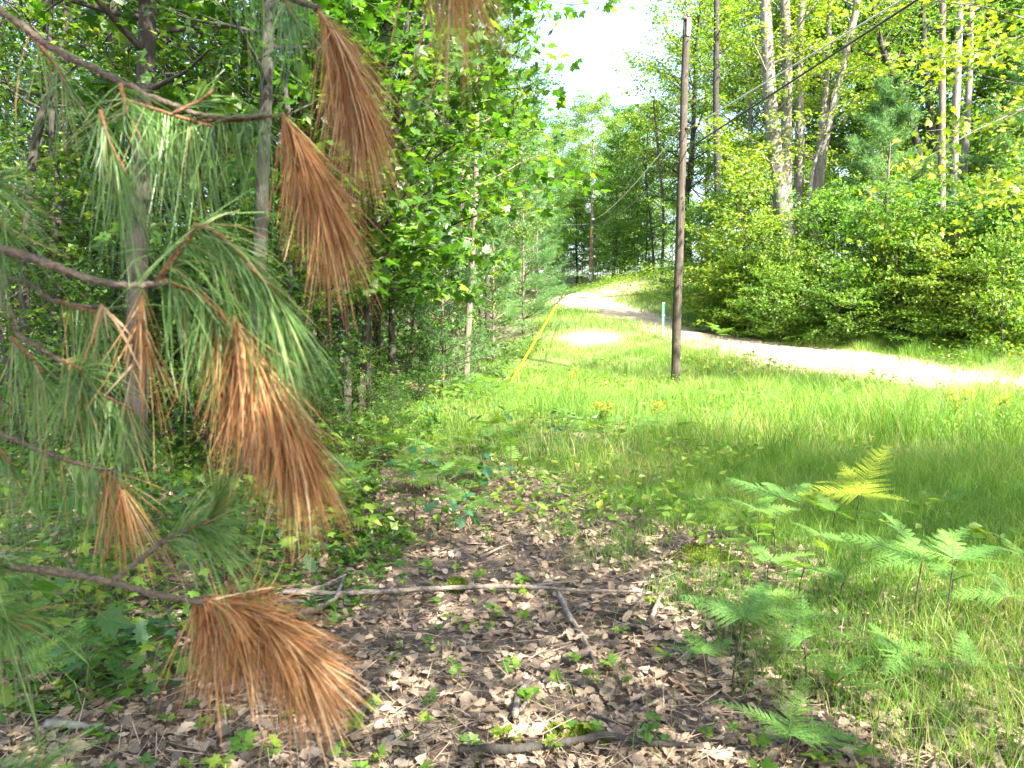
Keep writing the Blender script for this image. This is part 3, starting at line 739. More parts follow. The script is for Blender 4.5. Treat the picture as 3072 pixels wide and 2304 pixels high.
for j, (px, Y, v, sc) in enumerate(sorted(((2060, 57, 3, 1.5), (2230, 50, 0, 1.0), (2340, 53, 1, 1.1), (2450, 47, 2, 1.0), (2560, 46, 0, 1.1), (2700, 42, 1, 1.1), (2850, 44, 2, 1.0), (2960, 38, 1, 1.0), (3080, 40, 0, 1.1), (3180, 34, 1, 1.0), (2120, 62, 0, 1.1), (2640, 60, 1, 1.15), (3200, 50, 1, 1.1)))):
    plant_tree('tall_tree', (BT + SHB)[v], f'tall leafy tree at the back of the right wood, {ORD[j]} from the pole', 'tree', on_ground(px, Y), j * 1.3, sc, 'tall trees of the right wood')

# maple just outside the right border whose boughs reach into the picture
ov = [dict(path=straight(9, (-.4, 0), 10, .05, 5), r0=.12, r1=.03, lo=.42, hi=.98, n=24, R=lambda t: 4.4 * bump(t) + .4, aims=.7)]
plant_tree('maple_tree', broadleaf(221, ov, MAPLE, .14, nt=8, nl=10, leaf=M['lime'], bark=M['bark_grey'], aim=math.pi, droop=.2, el=(.1, .5)), 'yellow-green maple boughs hanging in from the top right corner', 'tree', (12.2, 14.4, z1(12.2, 14.4)))

# trees behind and beside the camera that shade the foreground
for j, (x, y, v, sc) in enumerate(((8.2, .2, 0, .85), (5.5, -2.2, 1, .9), (1.2, -4.5, 2, .8), (10.5, -1.5, 1, .85), (-3.5, -3.0, 0, .75), (13, -2, 2, .9), (3.4, -4.0, 1, .85), (2.3, -1.3, 2, .95), (.4, -2.2, 1, .8))):
    plant_tree('tall_tree', SH[0], 'tall tree beside the viewpoint that shades the leaf litter', 'tree', (x, y, z1(x, y)), j * 2.1, sc, 'shade trees beside the viewpoint')

# ================================================================= UTILITY POLES, WIRES
def pole_near():
    base = on_ground(2026, 18.9)
    top = at(2060, 62, 18.9)
    t = thing('utility_pole', 'tall weathered wooden utility pole standing in the grass', 'utility pole', base)
    rng = np.random.default_rng(8)
    n = 26
    path = np.linspace([0, 0, -.4], top - base, n) + np.column_stack([.006 * np.sin(np.arange(n) * .8), .006 * np.cos(np.arange(n) * .7), np.zeros(n)])
    A = Acc(); A.add(*tube(path, np.linspace(.112, .085, n), 16, True, .02, rng))
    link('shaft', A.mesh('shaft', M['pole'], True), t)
    tp = top - base
    A = Acc(); A.add(*box(tp + [.03, -.105, -.17], (.085, .02, .40)))
    link('top_plate', A.mesh('top_plate', M['galv']), t)
    A = Acc(); A.add(*tube([tp + [.02, -.06, -.05], tp + [.02, -.06, .09]], .018, 8))
    A.add(*tube([tp + [.02, -.06, .05], tp + [.02, -.06, .075], tp + [.02, -.06, .09], tp + [.02, -.06, .12], tp + [.02, -.06, .15]], [.05, .055, .03, .045, .028], 10))
    link('insulator', A.mesh('insulator', M['porcelain'], True), t)
    A = Acc(); A.add(*tube([tp + [-.09, -.07, .0], tp + [-.045, -.07, .03], tp + [.0, -.065, .07]], [.03, .04, .025], 8))
    link('bracket', A.mesh('bracket', M['porcelain'], True), t)
    for h, sx in ((.33, -.02), (.48, .03), (1.25, .03), (2.8, -.03), (4.1, .02), (6.2, 0)):
        c = tp * (1 - h / tp[2]); c = c + [sx, -.10 - .004 * h, 0]
        A = Acc(); A.add(*tube([c, c + [0, -.035, 0]], [.014, .012], 7))
        link('bolt', A.mesh('bolt', M['wire_black'], True), t)
    c = at(2035, 452, 18.9) - base
    A = Acc(); A.add(*tube([c + [.02, -.05, .04], c + [-.02, -.07, -.01], c + [0, -.06, -.1], c + [.0, -.05, -.28]], [.02, .03, .018, .012], 8))
    link('wire_clamp', A.mesh('wire_clamp', M['wire_black'], True), t)
    A = Acc(); c2 = at(2062, 388, 18.9) - base; A.add(*tube([c2 + [-.06, -.08, 0], c2 + [.03, -.12, 0]], .03, 8))
    link('spool', A.mesh('spool', M['porcelain'], True), t)
    return base, top
PB, PT = pole_near()

def pole_far():
    base = on_ground(1770, 64.0); top = at(1778, 556, 64.0)
    t = thing('transformer_pole', 'distant utility pole with grey transformer can at the road bend', 'utility pole', base)
    tp = top - base
    A = Acc(); A.add(*tube(np.linspace([0, 0, -.4], tp, 12), np.linspace(.16, .11, 12), 12, True, .01, np.random.default_rng(2)))
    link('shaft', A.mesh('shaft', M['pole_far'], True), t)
    def L(px, py, d=0): return at(px, py, 64.0) - base + np.array([0, d, 0])
    a, b = L(1764, 640, -.1), L(1764, 612, -.1)
    A = Acc(); A.add(*tube([a, a + (b - a) * .06, a + (b - a) * .92, b, b + [0, 0, .05]], [.19, .225, .225, .20, .12], 18))
    tk = link('transformer', A.mesh('transformer', M['tank'], True), t)
    A = Acc(); A.add(*tube([b + [0, 0, .03], b + [0, 0, .14], b + [0, 0, .26]], [.05, .06, .03], 8)); link('bushing', A.mesh('bushing', M['porcelain'], True), tk)
    A = Acc(); A.add(*box((a + b) / 2 + [.25, .05, 0], (.16, .06, .5))); link('hanger', A.mesh('hanger', M['galv']), tk)
    c = L(1779, 661, -.16)
    A = Acc(); A.add(*tube([c + [-.13, 0, 0], c + [0, -.03, .03], c + [.13, 0, 0]], [.09, .13, .09], 10)); link('junction', A.mesh('junction', M['tank'], True), t)
    A = Acc(); A.add(*tube(smooth_path([L(1773, 680, -.18), L(1772, 740, -.2), L(1769, 800, -.2), L(1768, 872, -.2)], 10), .045, 8)); link('conduit', A.mesh('conduit', M['conduit'], True), t)
    A = Acc(); A.add(*box(L(1770, 826, -.27), (.28, .16, .55))); A.add(*box(L(1770, 838, -.3), (.2, .12, .25))); link('meter_box', A.mesh('meter_box', M['tank']), t)
    A = Acc(); A.add(*box(tp + [0, -.1, .05], (.12, .12, .2))); link('pole_cap', A.mesh('pole_cap', M['galv']), t)
    return L, base
PL, PB2 = pole_far()

def wire(name, a, b, sag, r, mat, label):
    a, b = np.asarray(a, float), np.asarray(b, float)
    s = np.linspace(0, 1, 28)[:, None]
    p = a * (1 - s) + b * s - UP * (4 * sag * s * (1 - s))
    A = Acc(); A.add(*tube(p, r, 6))
    tag(link(name, A.mesh(name, M[mat], True)), label, 'wire')
a1 = at(2064, 388, 18.8); a2 = at(2062, 448, 18.8)
def beyond(p, px, py, Y0):
    """point on the way to the next pole, out of the picture"""
    q = at(px, py, Y0)
    return p + (q - p) * 2.0
wire('overhead_wire', a1, beyond(a1, 2712, -4, 11.0), .0, .012, 'wire_light', 'pale upper wire running from the near pole to the top right')
wire('overhead_wire', a2, beyond(a2, 2760, -6, 11.0), .0, .018, 'wire_black', 'thick black cable running from the near pole to the top right')
wire('overhead_wire', at(2038, 392, 18.8), PL(1781, 658) + PB2, .35, .013, 'wire_light', 'pale wire sloping down from the near pole to the transformer pole')
wire('overhead_wire', at(2034, 487, 18.8), PL(1781, 668) + PB2, .45, .018, 'wire_black', 'black cable sloping down from the near pole to the transformer pole')
wire('service_wire', PL(1772, 672) + PB2, at(1500, 668, 66), .1, .011, 'wire_light', 'thin service wire leading left from the transformer pole')
wire('service_wire', PL(1781, 672) + PB2, at(2040, 662, 60), .9, .014, 'wire_light', 'sagging service wire leading right from the transformer pole')

def guy():
    foot = on_ground(1525, 18.7); att = at(2052, 270, 18.9)
    t = thing('guy_wire', 'yellow plastic guard on the guy wire slanting out of the grass', 'guy wire', foot)
    d = att - foot; d[2] += 0
    A = Acc(); A.add(*tube(np.linspace(-nrm(d) * .2, d, 12), .0035, 6)); link('cable', A.mesh('cable', M['wire_black'], True), t)
    u = nrm(d); a = u * .08; b = u * 2.28
    A = Acc(); A.add(*tube([a, a + u * .05, (a + b) / 2, b - u * .06, b], [.02, .026, .025, .023, .016], 10)); link('guard', A.mesh('guard', M['yellow_guard'], True), t)
    A = Acc(); A.add(*tube([u * -.25, u * .1], .012, 6)); link('anchor_rod', A.mesh('anchor_rod', M['galv'], True), t)
guy()

def marker():
    base = ground_at(1988, 1014); Y = base[1]
    t = thing('marker_post', 'narrow green and white marker post at the road edge', 'marker post', base)
    s = Y / F
    A = Acc(); A.add(*box((0, 0, 18 * s), (.055, .03, 60 * s))); link('stake', A.mesh('stake', M['stake']), t)
    zt, zb = (1014 - 910) * s, (1014 - 981) * s
    A = Acc(); A.add(*box((.005, -.025, (zt + zb) / 2), (.092, .014, zt - zb + .03))); link('board', A.mesh('board', M['white']), t)
    def ring(z0, z1_, wv):
        A = Acc(); r = wv / 2
        zz = [(-r, z0 + r), (-r, z1_ - r)] + [(r * math.cos(a), z1_ - r + r * math.sin(a)) for a in np.linspace(math.pi, 0, 7)[1:-1]] + [(r, z1_ - r), (r, z0 + r)] + [(r * math.cos(a), z0 + r + r * math.sin(a)) for a in np.linspace(0, -math.pi, 7)[1:-1]]
        n = len(zz); yy = -.036
        o = np.array([(x, yy, z) for x, z in zz]); cz = (z0 + z1_) / 2
        inn = np.array([(x * .2, yy, cz + (z - cz) * .88) for x, z in zz])
        V = np.concatenate([o, inn, o + [0, .008, 0], inn + [0, .008, 0]])
        T = []
        for i in range(n):
            j = (i + 1) % n
            T += [(i, j, n + j), (i, n + j, n + i), (i, 2 * n + i, 2 * n + j), (i, 2 * n + j, j), (n + i, n + j, 3 * n + j), (n + i, 3 * n + j, 3 * n + i)]
        A.add(V, T); link('green_band', A.mesh('green_band', M['green_paint']), t)
    mid = (zt + zb) / 2
    ring(mid + .005, zt, .112); ring(zb, mid - .005, .112)
marker()

# ================================================================= GRASS (uncountable)
def build_grass():
    rng = np.random.default_rng(31)
    P, H, Wd = [], [], []
    def add(n, x0, x1, y0, y1, h, wd, keep):
        x = rng.uniform(x0, x1, n); y = rng.uniform(y0, y1, n)
        k = keep(x, y) > rng.random(n)
        x, y = x[k], y[k]
        P.append(np.column_stack([x, y])); H.append(h(x, y) * rng.uniform(.5, 1.25, len(x))); Wd.append(np.full(len(x), wd))
    offroad = lambda x, y: np.clip((road_dist(x, y) - ROAD_HALF + .3 + .25 * rough(x, y, 1.9)) / .9, 0, 1)
    inview = lambda x, y: (np.abs(x) < .70 * y + .6)
    left = lambda x, y: np.clip(1.1 - forest_left(x, y) / 1.6, .0, 1)
    pc = at(1780, 1018, 27)
    bk = at(1860, 868, 51)
    def bare(x, y):
        return np.clip(np.hypot((x - pc[0]) / 1.3, (y - pc[1]) / 2.0) - .5, .06, 1) * np.clip(np.hypot((x - bk[0]) / 2.6, (y - bk[1]) / 6) - .2, .25, 1)
    hgt = lambda x, y: np.clip(1.25 - (y - 9) / 14, .5, 1.1) * np.clip(.28 + .03 * x, .15, .52) * np.clip(1 + .42 * rough(x, y, .9) + .42 * rough(x, y, 2.6, 1), .3, 2.1)
    # field
    add(140000, -4, 13, 8.0, 16, hgt, .0065, lambda x, y: inview(x, y) * offroad(x, y) * left(x, y) * np.clip((y - 7.2) / 2.2 + .35 * rough(x, y, 1.1, 1), .05, 1) * np.clip(.62 + .45 * rough(x, y, 3.3, 2), .10, 1) * np.clip(.75 + .5 * rough(x, y, .9, 5), .25, 1))
    add(120000, -3, 18, 16, 27, hgt, .008, lambda x, y: inview(x, y) * offroad(x, y) * left(x, y) * bare(x, y) * (forest_left(x, y) < 1))
    add(75000, -2, 24, 27, 62, lambda x, y: .34 + .1 * rough(x, y, .6), .015, lambda x, y: inview(x, y) * offroad(x, y) * bare(x, y) * (road_dist(x, y) < 6) * (forest_left(x, y) < .4))
    # seed stalks standing above the blades
    add(16000, -2, 14, 8.5, 20, lambda x, y: .58 + .015 * x, .0045, lambda x, y: inview(x, y) * offroad(x, y) * left(x, y) * np.clip(.3 + .5 * rough(x, y, .8, 3), 0, 1))
    # foreground: tufts in the litter, more to the right
    fg = lambda x, y: inview(x, y) * np.clip(.9 * (x - .45 * y / 4.5 - .1) / 1.0 + .45 * (y - 5.0) / 1.5 + .5 * rough(x, y, 1.7, 2) - .05, .016, .95) * (forest_left(x, y) < .3)
    add(125000, -1.6, 6.0, 2.2, 8.6, lambda x, y: np.clip(.12 + .045 * x, .1, .30), .0034, fg)
    P_ = np.concatenate(P); H_ = np.concatenate(H); W_ = np.concatenate(Wd)
    n = len(P_)
    z = zf(P_[:, 0], P_[:, 1]) - .01
    az = rng.uniform(0, 6.28, n); lean = rng.uniform(.1, .95, n) * H_
    dx, dy = np.cos(az) * lean, np.sin(az) * lean
    wa = rng.uniform(0, 6.28, n); wx, wy = np.cos(wa) * W_ / 2, np.sin(wa) * W_ / 2
    b = np.column_stack([P_, z]); m_ = b + np.column_stack([dx * .35, dy * .35, H_ * .6]); t_ = b + np.column_stack([dx, dy, H_ * .97])
    wv = np.column_stack([wx, wy, np.zeros(n)])
    V = np.stack([b - wv, b + wv, m_ - wv * .8, m_ + wv * .8, t_], 1).reshape(-1, 3)
    T = np.array([(0, 1, 3), (0, 3, 2), (2, 3, 4)])[None] + (np.arange(n) * 5)[:, None, None]
    r = np.repeat(np.clip(rng.random(n) * .95 + .13 * rough(P_[:, 0], P_[:, 1], .7) + .08 * rough(P_[:, 0], P_[:, 1], 2.2, 2), 0, 1), 5)
    me = mk_mesh('grass', V, T.reshape(-1, 3), M['grass'], r)
    tag(link('grass', me), 'tall thin green grass covering the clearing and road verge', 'grass', kind='stuff')
    print('grass blades', n)
build_grass()

# ================================================================= LEAF LITTER
def build_litter():
    rng = np.random.default_rng(41)
    tpls = [oak_dead(rng) for _ in range(10)]
    A = Acc()
    lit = tag(link('leaf_litter', None), 'carpet of dry brown oak leaves on the shaded foreground', 'leaf litter', kind='stuff')
    # 300 largest seen: individual leaves
    def draw(n, y0, y1):
        y = y0 + (y1 - y0) * rng.random(n) ** 1.25
        x = rng.uniform(-1, 1, n) * (.69 * y + .3)
        return x, y
    base = [mk_mesh('dead_leaf', *tp, M['dead_leaf'], np.full(len(tp[0]), (i + .5) / 10), True) for i, tp in enumerate(tpls)]
    for me in base:
        pass
    x, y = draw(360, 2.35, 4.2)
    k = 0
    for xx, yy in zip(x, y):
        if k >= 300: break
        o = link('dead_leaf', base[k % 10], lit, (xx, yy, z1(xx, yy) + rng.uniform(.012, .04)), (rng.normal() * .45, rng.normal() * .45, rng.uniform(0, 6.28)), rng.uniform(.045, .10))
        k += 1
    x, y = draw(24000, 2.2, 9.5)
    keep = (rng.random(len(x)) < np.clip(1.25 - .11 * (y - 4.5) - .10 * np.maximum(x - .8, 0) + .25 * rough(x, y, 1.4), .12, 1))
    x, y = x[keep], y[keep]
    z = zf(x, y) + rng.uniform(.0, .03, len(x))
    sz = .022 + .066 * rng.random(len(x)) ** 1.7
    # further back under the trees
    x2 = rng.uniform(-9, 2.5, 9000); y2 = rng.uniform(7, 20, 9000); kk = (forest_left(x2, y2) > -.3) & (np.abs(x2) < .7 * y2 + .5)
    x2, y2 = x2[kk], y2[kk]
    x = np.append(x, x2); y = np.append(y, y2); z = np.append(z, zf(x2, y2) + .02); sz = np.append(sz, rng.uniform(.08, .14, len(x2)))
    idx = rng.integers(0, 10, len(x))
    simple = []
    for i in range(10):
        a, b, c = rng.uniform(.1, .5), rng.uniform(-.2, .35), rng.uniform(-.2, .35)
        simple.append((np.array([(0, -.45, 0), (.24, -.25, a * .6), (.27, .15, b), (.08, .5, c), (-.22, .3, a), (-.26, -.15, b)], float), np.array([(0, 1, 2), (0, 2, 3), (0, 3, 4), (0, 4, 5)])))
    tpls = tpls + simple
    idx = np.where(y > 5.0, idx + 10, idx)
    for i, tp in enumerate(tpls):
        m = idx == i
        P = np.column_stack([x[m], y[m], z[m]]); n = len(P)
        D = rng.normal(size=(n, 3)) * [1, 1, .22]
        N = UP[None] + rng.normal(size=(n, 3)) * .38
        A.add(*scatter(tp, P, D, N, sz[m], rng, np.clip(rng.beta(2.2, 2.0, n), 0, 1)))
    lit.data = None
    me = A.mesh('leaf_mass', M['dead_leaf'], True)
    tag(link('leaf_mass', me, lit), kind='stuff')
    # give the 300 single leaves their own tone through a few materials' attribute spread
    return lit
build_litter()

# pine needles and crumbs between the leaves
def build_debris():
    rng = np.random.default_rng(43)
    n = 16000
    y = 2.3 + 5.5 * rng.random(n) ** 1.3; x = rng.uniform(-1, 1, n) * (.69 * y + .2)
    P = np.column_stack([x, y, zf(x, y) + rng.uniform(.012, .05, n)])
    tpl = (np.array([(-.012, 0, 0), (.012, 0, 0), (.01, 1, 0), (-.01, 1, 0)], float), np.array([(0, 1, 2), (0, 2, 3)]))
    A = Acc(); A.add(*scatter(tpl, P, rng.normal(size=(n, 3)) * [1, 1, .12], UP + rng.normal(size=(n, 3)) * .6, rng.uniform(.06, .16, n), rng))
    tag(link('needle_litter', A.mesh('needle_litter', M['dead_leaf'])), 'fallen needles and thin twigs strewn between the dry leaves', 'litter', kind='stuff')
build_debris()

# ================================================================= STICKS, MOSS
def stick(name, pts, r, label, seed, mat='deadwood', cat='stick', forks=(), lift=None):
    rng = np.random.default_rng(seed)
    G = np.array([ground_at(*p) for p in pts])
    G[:, 2] += (r * .8 + .03 if lift is None else lift)
    p = smooth_path(G, 4 * len(pts) + 6); p = p + rng.normal(size=p.shape) * r * .10
    A = Acc(); k = len(p)
    A.add(*tube(p - p[0], np.interp(np.linspace(0, 1, k), [0, .5, 1], [r, r * .9, r * .45]) * (1 + .12 * rng.normal(size=k)), 8, True, .06, rng))
    t = tag(link(name, A.mesh(name, M[mat], True), None, p[0]), label, cat)
    for f in forks:
        q = np.array([ground_at(*a) for a in f]); q[:, 2] += r * 1.1 + .03; q = smooth_path(q, 7) - p[0]
        A = Acc(); A.add(*tube(q, np.linspace(r * .6, r * .25, 7), 6, True, .08, rng)); link('side_twig', A.mesh('side_twig', M[mat], True), t)
    return t
stick('fallen_branch', [(850, 1800), (1050, 1802), (1250, 1795), (1450, 1783), (1600, 1788), (1750, 1798), (1925, 1798)], .017, 'long straight weathered branch lying across the leaf litter', 1, forks=([(1600, 1788), (1690, 1775), (1740, 1768)],))
stick('fallen_branch', [(900, 1865), (960, 1850), (1010, 1815), (1030, 1755)], .018, 'short curved grey branch beside the long branch at left', 2)
stick('fallen_branch', [(870, 1795), (950, 1790), (1040, 1745)], .016, 'grey forked branch end pointing uphill at the long branch', 3)
stick('broken_stick', [(1675, 1800), (1692, 1840), (1705, 1870), (1730, 1910), (1765, 1965), (1790, 2030)], .015, 'dark rotten stick running downhill from the long branch', 4)
stick('broken_stick', [(1690, 2010), (1740, 1995), (1795, 1968)], .021, 'thick short stick crossing the dark rotten stick', 5, 'bark_twig')
stick('weathered_wood', [(1545, 2180), (1555, 2130), (1580, 2080), (1595, 2062)], .016, 'split silver-grey wood chunk lying in the lower middle', 6, forks=([(1560, 2170), (1590, 2130), (1605, 2115)],))
stick('fallen_log', [(1380, 2298), (1550, 2280), (1750, 2262), (1830, 2250), (1960, 2268), (2110, 2282)], .018, 'grey mossy branch half buried along the bottom edge', 7, 'bark_dark')
stick('lichen_stick', [(145, 2205), (220, 2212), (330, 2228)], .016, 'short lichen-covered stick at the bottom left', 8, 'bark_grey')
stick('thin_twig', [(650, 2040), (720, 2010), (760, 1975)], .007, 'thin bare twig under the lowest brown needle tuft', 9, 'bark_twig')
stick('thin_twig', [(1440, 1690), (1500, 1660), (1560, 1640)], .010, 'thin dark twig lying above the long branch', 10, 'bark_twig')
stick('thin_twig', [(1920, 2160), (1990, 2130), (2050, 2110)], .008, 'pale bent twig among sparse grass at lower right', 11)
stick('thin_twig', [(1805, 1870), (1880, 1850), (1945, 1790)], .009, 'dark twig leaning on the tip of the long branch', 12, 'bark_dark')
stick('thin_twig', [(1955, 1880), (1975, 1820), (1990, 1800)], .012, 'short pale twig right of the long branch tip', 13)
stick('thin_twig', [(1290, 1930), (1335, 1890), (1360, 1870)], .010, 'short dark twig below the long branch', 14, 'bark_dark')
stick('thin_twig', [(2250, 2230), (2330, 2260), (2400, 2290)], .009, 'thin brown twig under the large bottom fern', 15, 'bark_twig')
stick('thin_twig', [(1750, 2160), (1830, 2200), (1900, 2215)], .006, 'curved thin twig on bare soil beside the moss', 16, 'bark_dark')
stick('thin_twig', [(110, 1885), (180, 1880), (260, 1862)], .008, 'pale stick under the left seedlings', 17)
stick('thin_twig', [(1260, 2250), (1290, 2230), (1310, 2215)], .010, 'pale splintered sticks heap at the bottom', 18, forks=([(1265, 2205), (1290, 2225), (1320, 2240)], [(1330, 2200), (1350, 2230), (1380, 2260)]))

def moss(px, py, rx, ry, h, label, seed):
    rng = np.random.default_rng(seed)
    g = ground_at(px, py)
    n = 2600
    a = rng.uniform(0, 6.28, n); rr = np.sqrt(rng.random(n)) * (1 + .25 * np.sin(3 * a + seed) + .12 * np.sin(7 * a))
    x = np.cos(a) * rr * rx; y = np.sin(a) * rr * ry
    z = zf(g[0] + x, g[1] + y) - g[2] + h * np.clip(1 - rr ** 2 * .75, 0, 1) * (1 + .3 * rough(x, y, 40, seed))
    tpl = (np.array([(-.25, 0, 0), (.25, 0, 0), (0, 1, 0)], float), np.array([(0, 1, 2)]))
    A = Acc(); A.add(*scatter(tpl, np.column_stack([x, y, z]), UP + rng.normal(size=(n, 3)) * .7, rng.normal(size=(n, 3)), .016, rng))
    t = tag(link('moss_cushion', None, None, g), label, 'moss')
    link('fronds', A.mesh('fronds', M['moss']), t)
    m = 14; aa = np.linspace(0, 6.28, 28, endpoint=False); V = [(0, 0, h * .95 + z1(g[0], g[1]) - g[2])]; T = []
    for k in range(1, m):
        f = k / (m - 1)
        for b in aa:
            R2 = f * (1 + .25 * math.sin(3 * b + seed) + .12 * math.sin(7 * b)); X, Y = math.cos(b) * R2 * rx, math.sin(b) * R2 * ry
            V.append((X, Y, z1(g[0] + X, g[1] + Y) - g[2] + h * max(0, 1 - R2 * R2 * .8) * .95 - .012 * f))
    for b in range(28): T.append((0, 1 + b, 1 + (b + 1) % 28))
    for k in range(m - 2):
        for b in range(28):
            i, j = 1 + k * 28 + b, 1 + k * 28 + (b + 1) % 28
            T += [(i, i + 28, j + 28), (i, j + 28, j)]
    link('cushion', mk_mesh('cushion', V, T, M['moss'], np.full(len(V), .3), True), t)
moss(1370, 1768, .075, .11, .035, 'small bright yellow-green moss cushion behind the long branch', 3)
moss(2110, 1675, .22, .25, .05, 'wide dark green moss cushion under the middle ferns', 4)
moss(1755, 2226, .10, .06, .045, 'olive moss cushion behind the half-buried branch', 5)
moss(1660, 2215, .06, .05, .03, 'smaller olive moss tuft beside the other moss at the bottom', 6)

# ================================================================= FERNS
def frond_mesh(seed, L=1.0, pairs=12, wide=.40, dr=.18, sway=0.):
    """bracken frond blade along +Y in the XY plane, length 1"""
    rng = np.random.default_rng(seed)
    A = Acc()
    P, D, S = [], [], []
    for k in range(pairs):
        t = .06 + .92 * k / pairs
        y = t; z = -dr * t * t; x0 = sway * t * t
        ln = (wide * (1 - t) ** .8 * (1 if k else .9) + .02) * rng.uniform(.8, 1.1)
        for s in (-1, 1):
            a = R_(62 - 18 * t) + rng.normal() * .05
            d = np.array([s * math.sin(a), math.cos(a), -.12 + rng.normal() * .06])
            m = max(4, int(17 * ln / wide) + 2)
            for j in range(m):
                u = (j + .4) / m
                b = np.array([x0, y, z]) + d * ln * u + np.array([0, 0, -.10 * ln * u * u])
                w_ = (.020 + .05 * ln) * (1 - u) ** .6 + .008
                ax = nrm(d)
                for q in (-1, 1):
                    side = np.cross(ax, UP) * q
                    P.append(b); D.append(nrm(side + ax * .45)); S.append(w_)
    tpl = (np.array([(0, -.0, 0), (.36, .4, .0), (0, 1, -.08), (-.36, .4, 0)], float), np.array([(0, 1, 2), (0, 2, 3)]))
    P, D, S = np.array(P), np.array(D), np.array(S)
    A.add(*scatter(tpl, P, D, UP + rng.normal(size=P.shape) * .12, S, rng))
    yy = np.linspace(0, .98, 8); A.add(*tube(np.column_stack([sway * yy * yy, yy, -dr * yy * yy]), np.linspace(.008, .002, 8), 4, False), .2)
    return A.mesh('frond', M['fern'])
FR = [frond_mesh(300 + i, pairs=p, wide=wd, dr=dr, sway=sw) for i, (p, wd, dr, sw) in enumerate(((12, .40, .18, .05), (13, .34, .35, -.10), (11, .46, .10, .12), (14, .30, .5, .15), (12, .38, .28, -.16)))]
FRY = []  # frond copies in the yellow-green that has sunlight painted in
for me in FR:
    c = me.copy(); c.materials[0] = M['fern_sunlit_yellow']; FRY.append(c)
def fern(g, h, fronds, label, lean=(0, 0), group=None, seed=0, yellow=False):
    """fronds: list of (azimuth deg, length, elevation deg, height fraction)"""
    t = thing('bracken_fern', label, 'fern', g, 0, group)
    path = smooth_path([(0, 0, -.03), (lean[0] * .4, lean[1] * .4, h * .5), (lean[0], lean[1], h)], 7)
    A = Acc(); A.add(*tube(path, np.linspace(.0045, .003, 7), 6)); link('stem', A.mesh('stem', M['fern_stem'], True), t)
    for i, (az, L, el, hf) in enumerate(fronds):
        p = path[min(6, int(hf * 6))]
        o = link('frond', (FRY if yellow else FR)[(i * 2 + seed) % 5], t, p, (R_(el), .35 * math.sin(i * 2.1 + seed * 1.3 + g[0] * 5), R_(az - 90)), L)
    return t
def auto_fronds(rng, n, L):
    a0 = rng.uniform(0, 360)
    return [(a0 + 360 * i / n + rng.normal() * 15, L * rng.uniform(.75, 1.15), rng.uniform(0, 35), 1 if i < n - 1 else .8) for i in range(n)]
def fern_px(bx, by, fx, fy, fronds, label, seed=0, group=None, yellow=False):
    g = ground_at(bx, by); tip = at(fx, fy, g[1])
    return fern(g, max(.08, tip[2] - g[2]), fronds, label, (tip[0] - g[0], 0), group, seed, yellow)
fern_px(2736, 1907, 2766, 1683, [(150, .42, 22, 1), (35, .40, 25, 1), (95, .40, 38, 1), (185, .34, 12, 1), (-20, .3, 12, 1)], 'tall dark-stemmed bracken fern, left of the pair at right')
fern_px(2834, 1918, 2861, 1678, [(20, .42, 18, 1), (75, .40, 32, 1), (-15, .36, 8, 1), (165, .32, 18, 1)], 'tall dark-stemmed bracken fern, right of the pair at right', 1)
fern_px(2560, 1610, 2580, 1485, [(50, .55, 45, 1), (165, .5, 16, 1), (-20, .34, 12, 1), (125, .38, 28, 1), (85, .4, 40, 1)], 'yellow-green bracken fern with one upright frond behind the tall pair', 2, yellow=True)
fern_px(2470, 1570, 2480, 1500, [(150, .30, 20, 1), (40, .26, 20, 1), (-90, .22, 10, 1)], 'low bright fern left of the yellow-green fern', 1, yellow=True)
fern_px(2275, 1672, 2278, 1531, [(165, .44, 26, 1), (60, .34, 25, 1), (10, .3, 10, 1)], 'slim bracken fern behind the dark moss, left stem', 1)
fern_px(2311, 1640, 2343, 1493, [(150, .42, 18, 1), (30, .36, 20, 1), (90, .32, 25, 1)], 'slim bracken fern behind the dark moss, right stem', 2)
fern_px(2193, 2070, 2231, 1852, [(155, .30, 20, 1), (15, .36, 10, 1), (50, .36, 22, 1), (110, .26, 20, 1)], 'thin-stemmed fern above the large bottom fern', 0)
fern_px(2354, 2300, 2372, 2206, [(145, .30, 28, 1), (20, .34, 10, 1), (-12, .38, 2, 1), (65, .30, 30, 1), (180, .14, 5, 1)], 'large flat light green fern near the bottom edge', 1)
fern_px(2120, 2060, 2110, 1960, [(160, .22, 10, 1), (30, .22, 15, 1), (95, .22, 25, 1)], 'small fern left of the thin-stemmed fern', 2)
fern_px(2640, 2010, 2660, 1960, [(20, .30, 10, 1), (150, .26, 15, 1), (80, .22, 30, 1)], 'low fern in shaded grass below the tall pair', 0)
fern_px(2900, 2080, 2920, 2000, [(10, .32, 8, 1), (160, .34, 8, 1), (75, .26, 26, 1)], 'low spreading fern in the bottom right grass', 1)
fern_px(3010, 1880, 3020, 1790, [(10, .30, 8, 1), (160, .36, 10, 1), (75, .28, 26, 1)], 'fern at the right border below the tall pair', 2)
fern_px(3060, 1730, 3065, 1660, [(10, .30, 8, 1), (170, .34, 10, 1), (95, .28, 26, 1)], 'blue-green fern cut by the right border', 0)
fern_px(180, 2010, 200, 1940, [(20, .26, 18, 1), (60, .24, 32, 1), (150, .2, 10, 1)], 'bright fern on the leaf litter at the lower left', 0)
fern_px(60, 2080, 80, 1990, [(55, .28, 35, 1), (110, .22, 25, 1), (10, .24, 10, 1)], 'bright fern at the bottom left corner of the litter', 1)
rngF = np.random.default_rng(55)
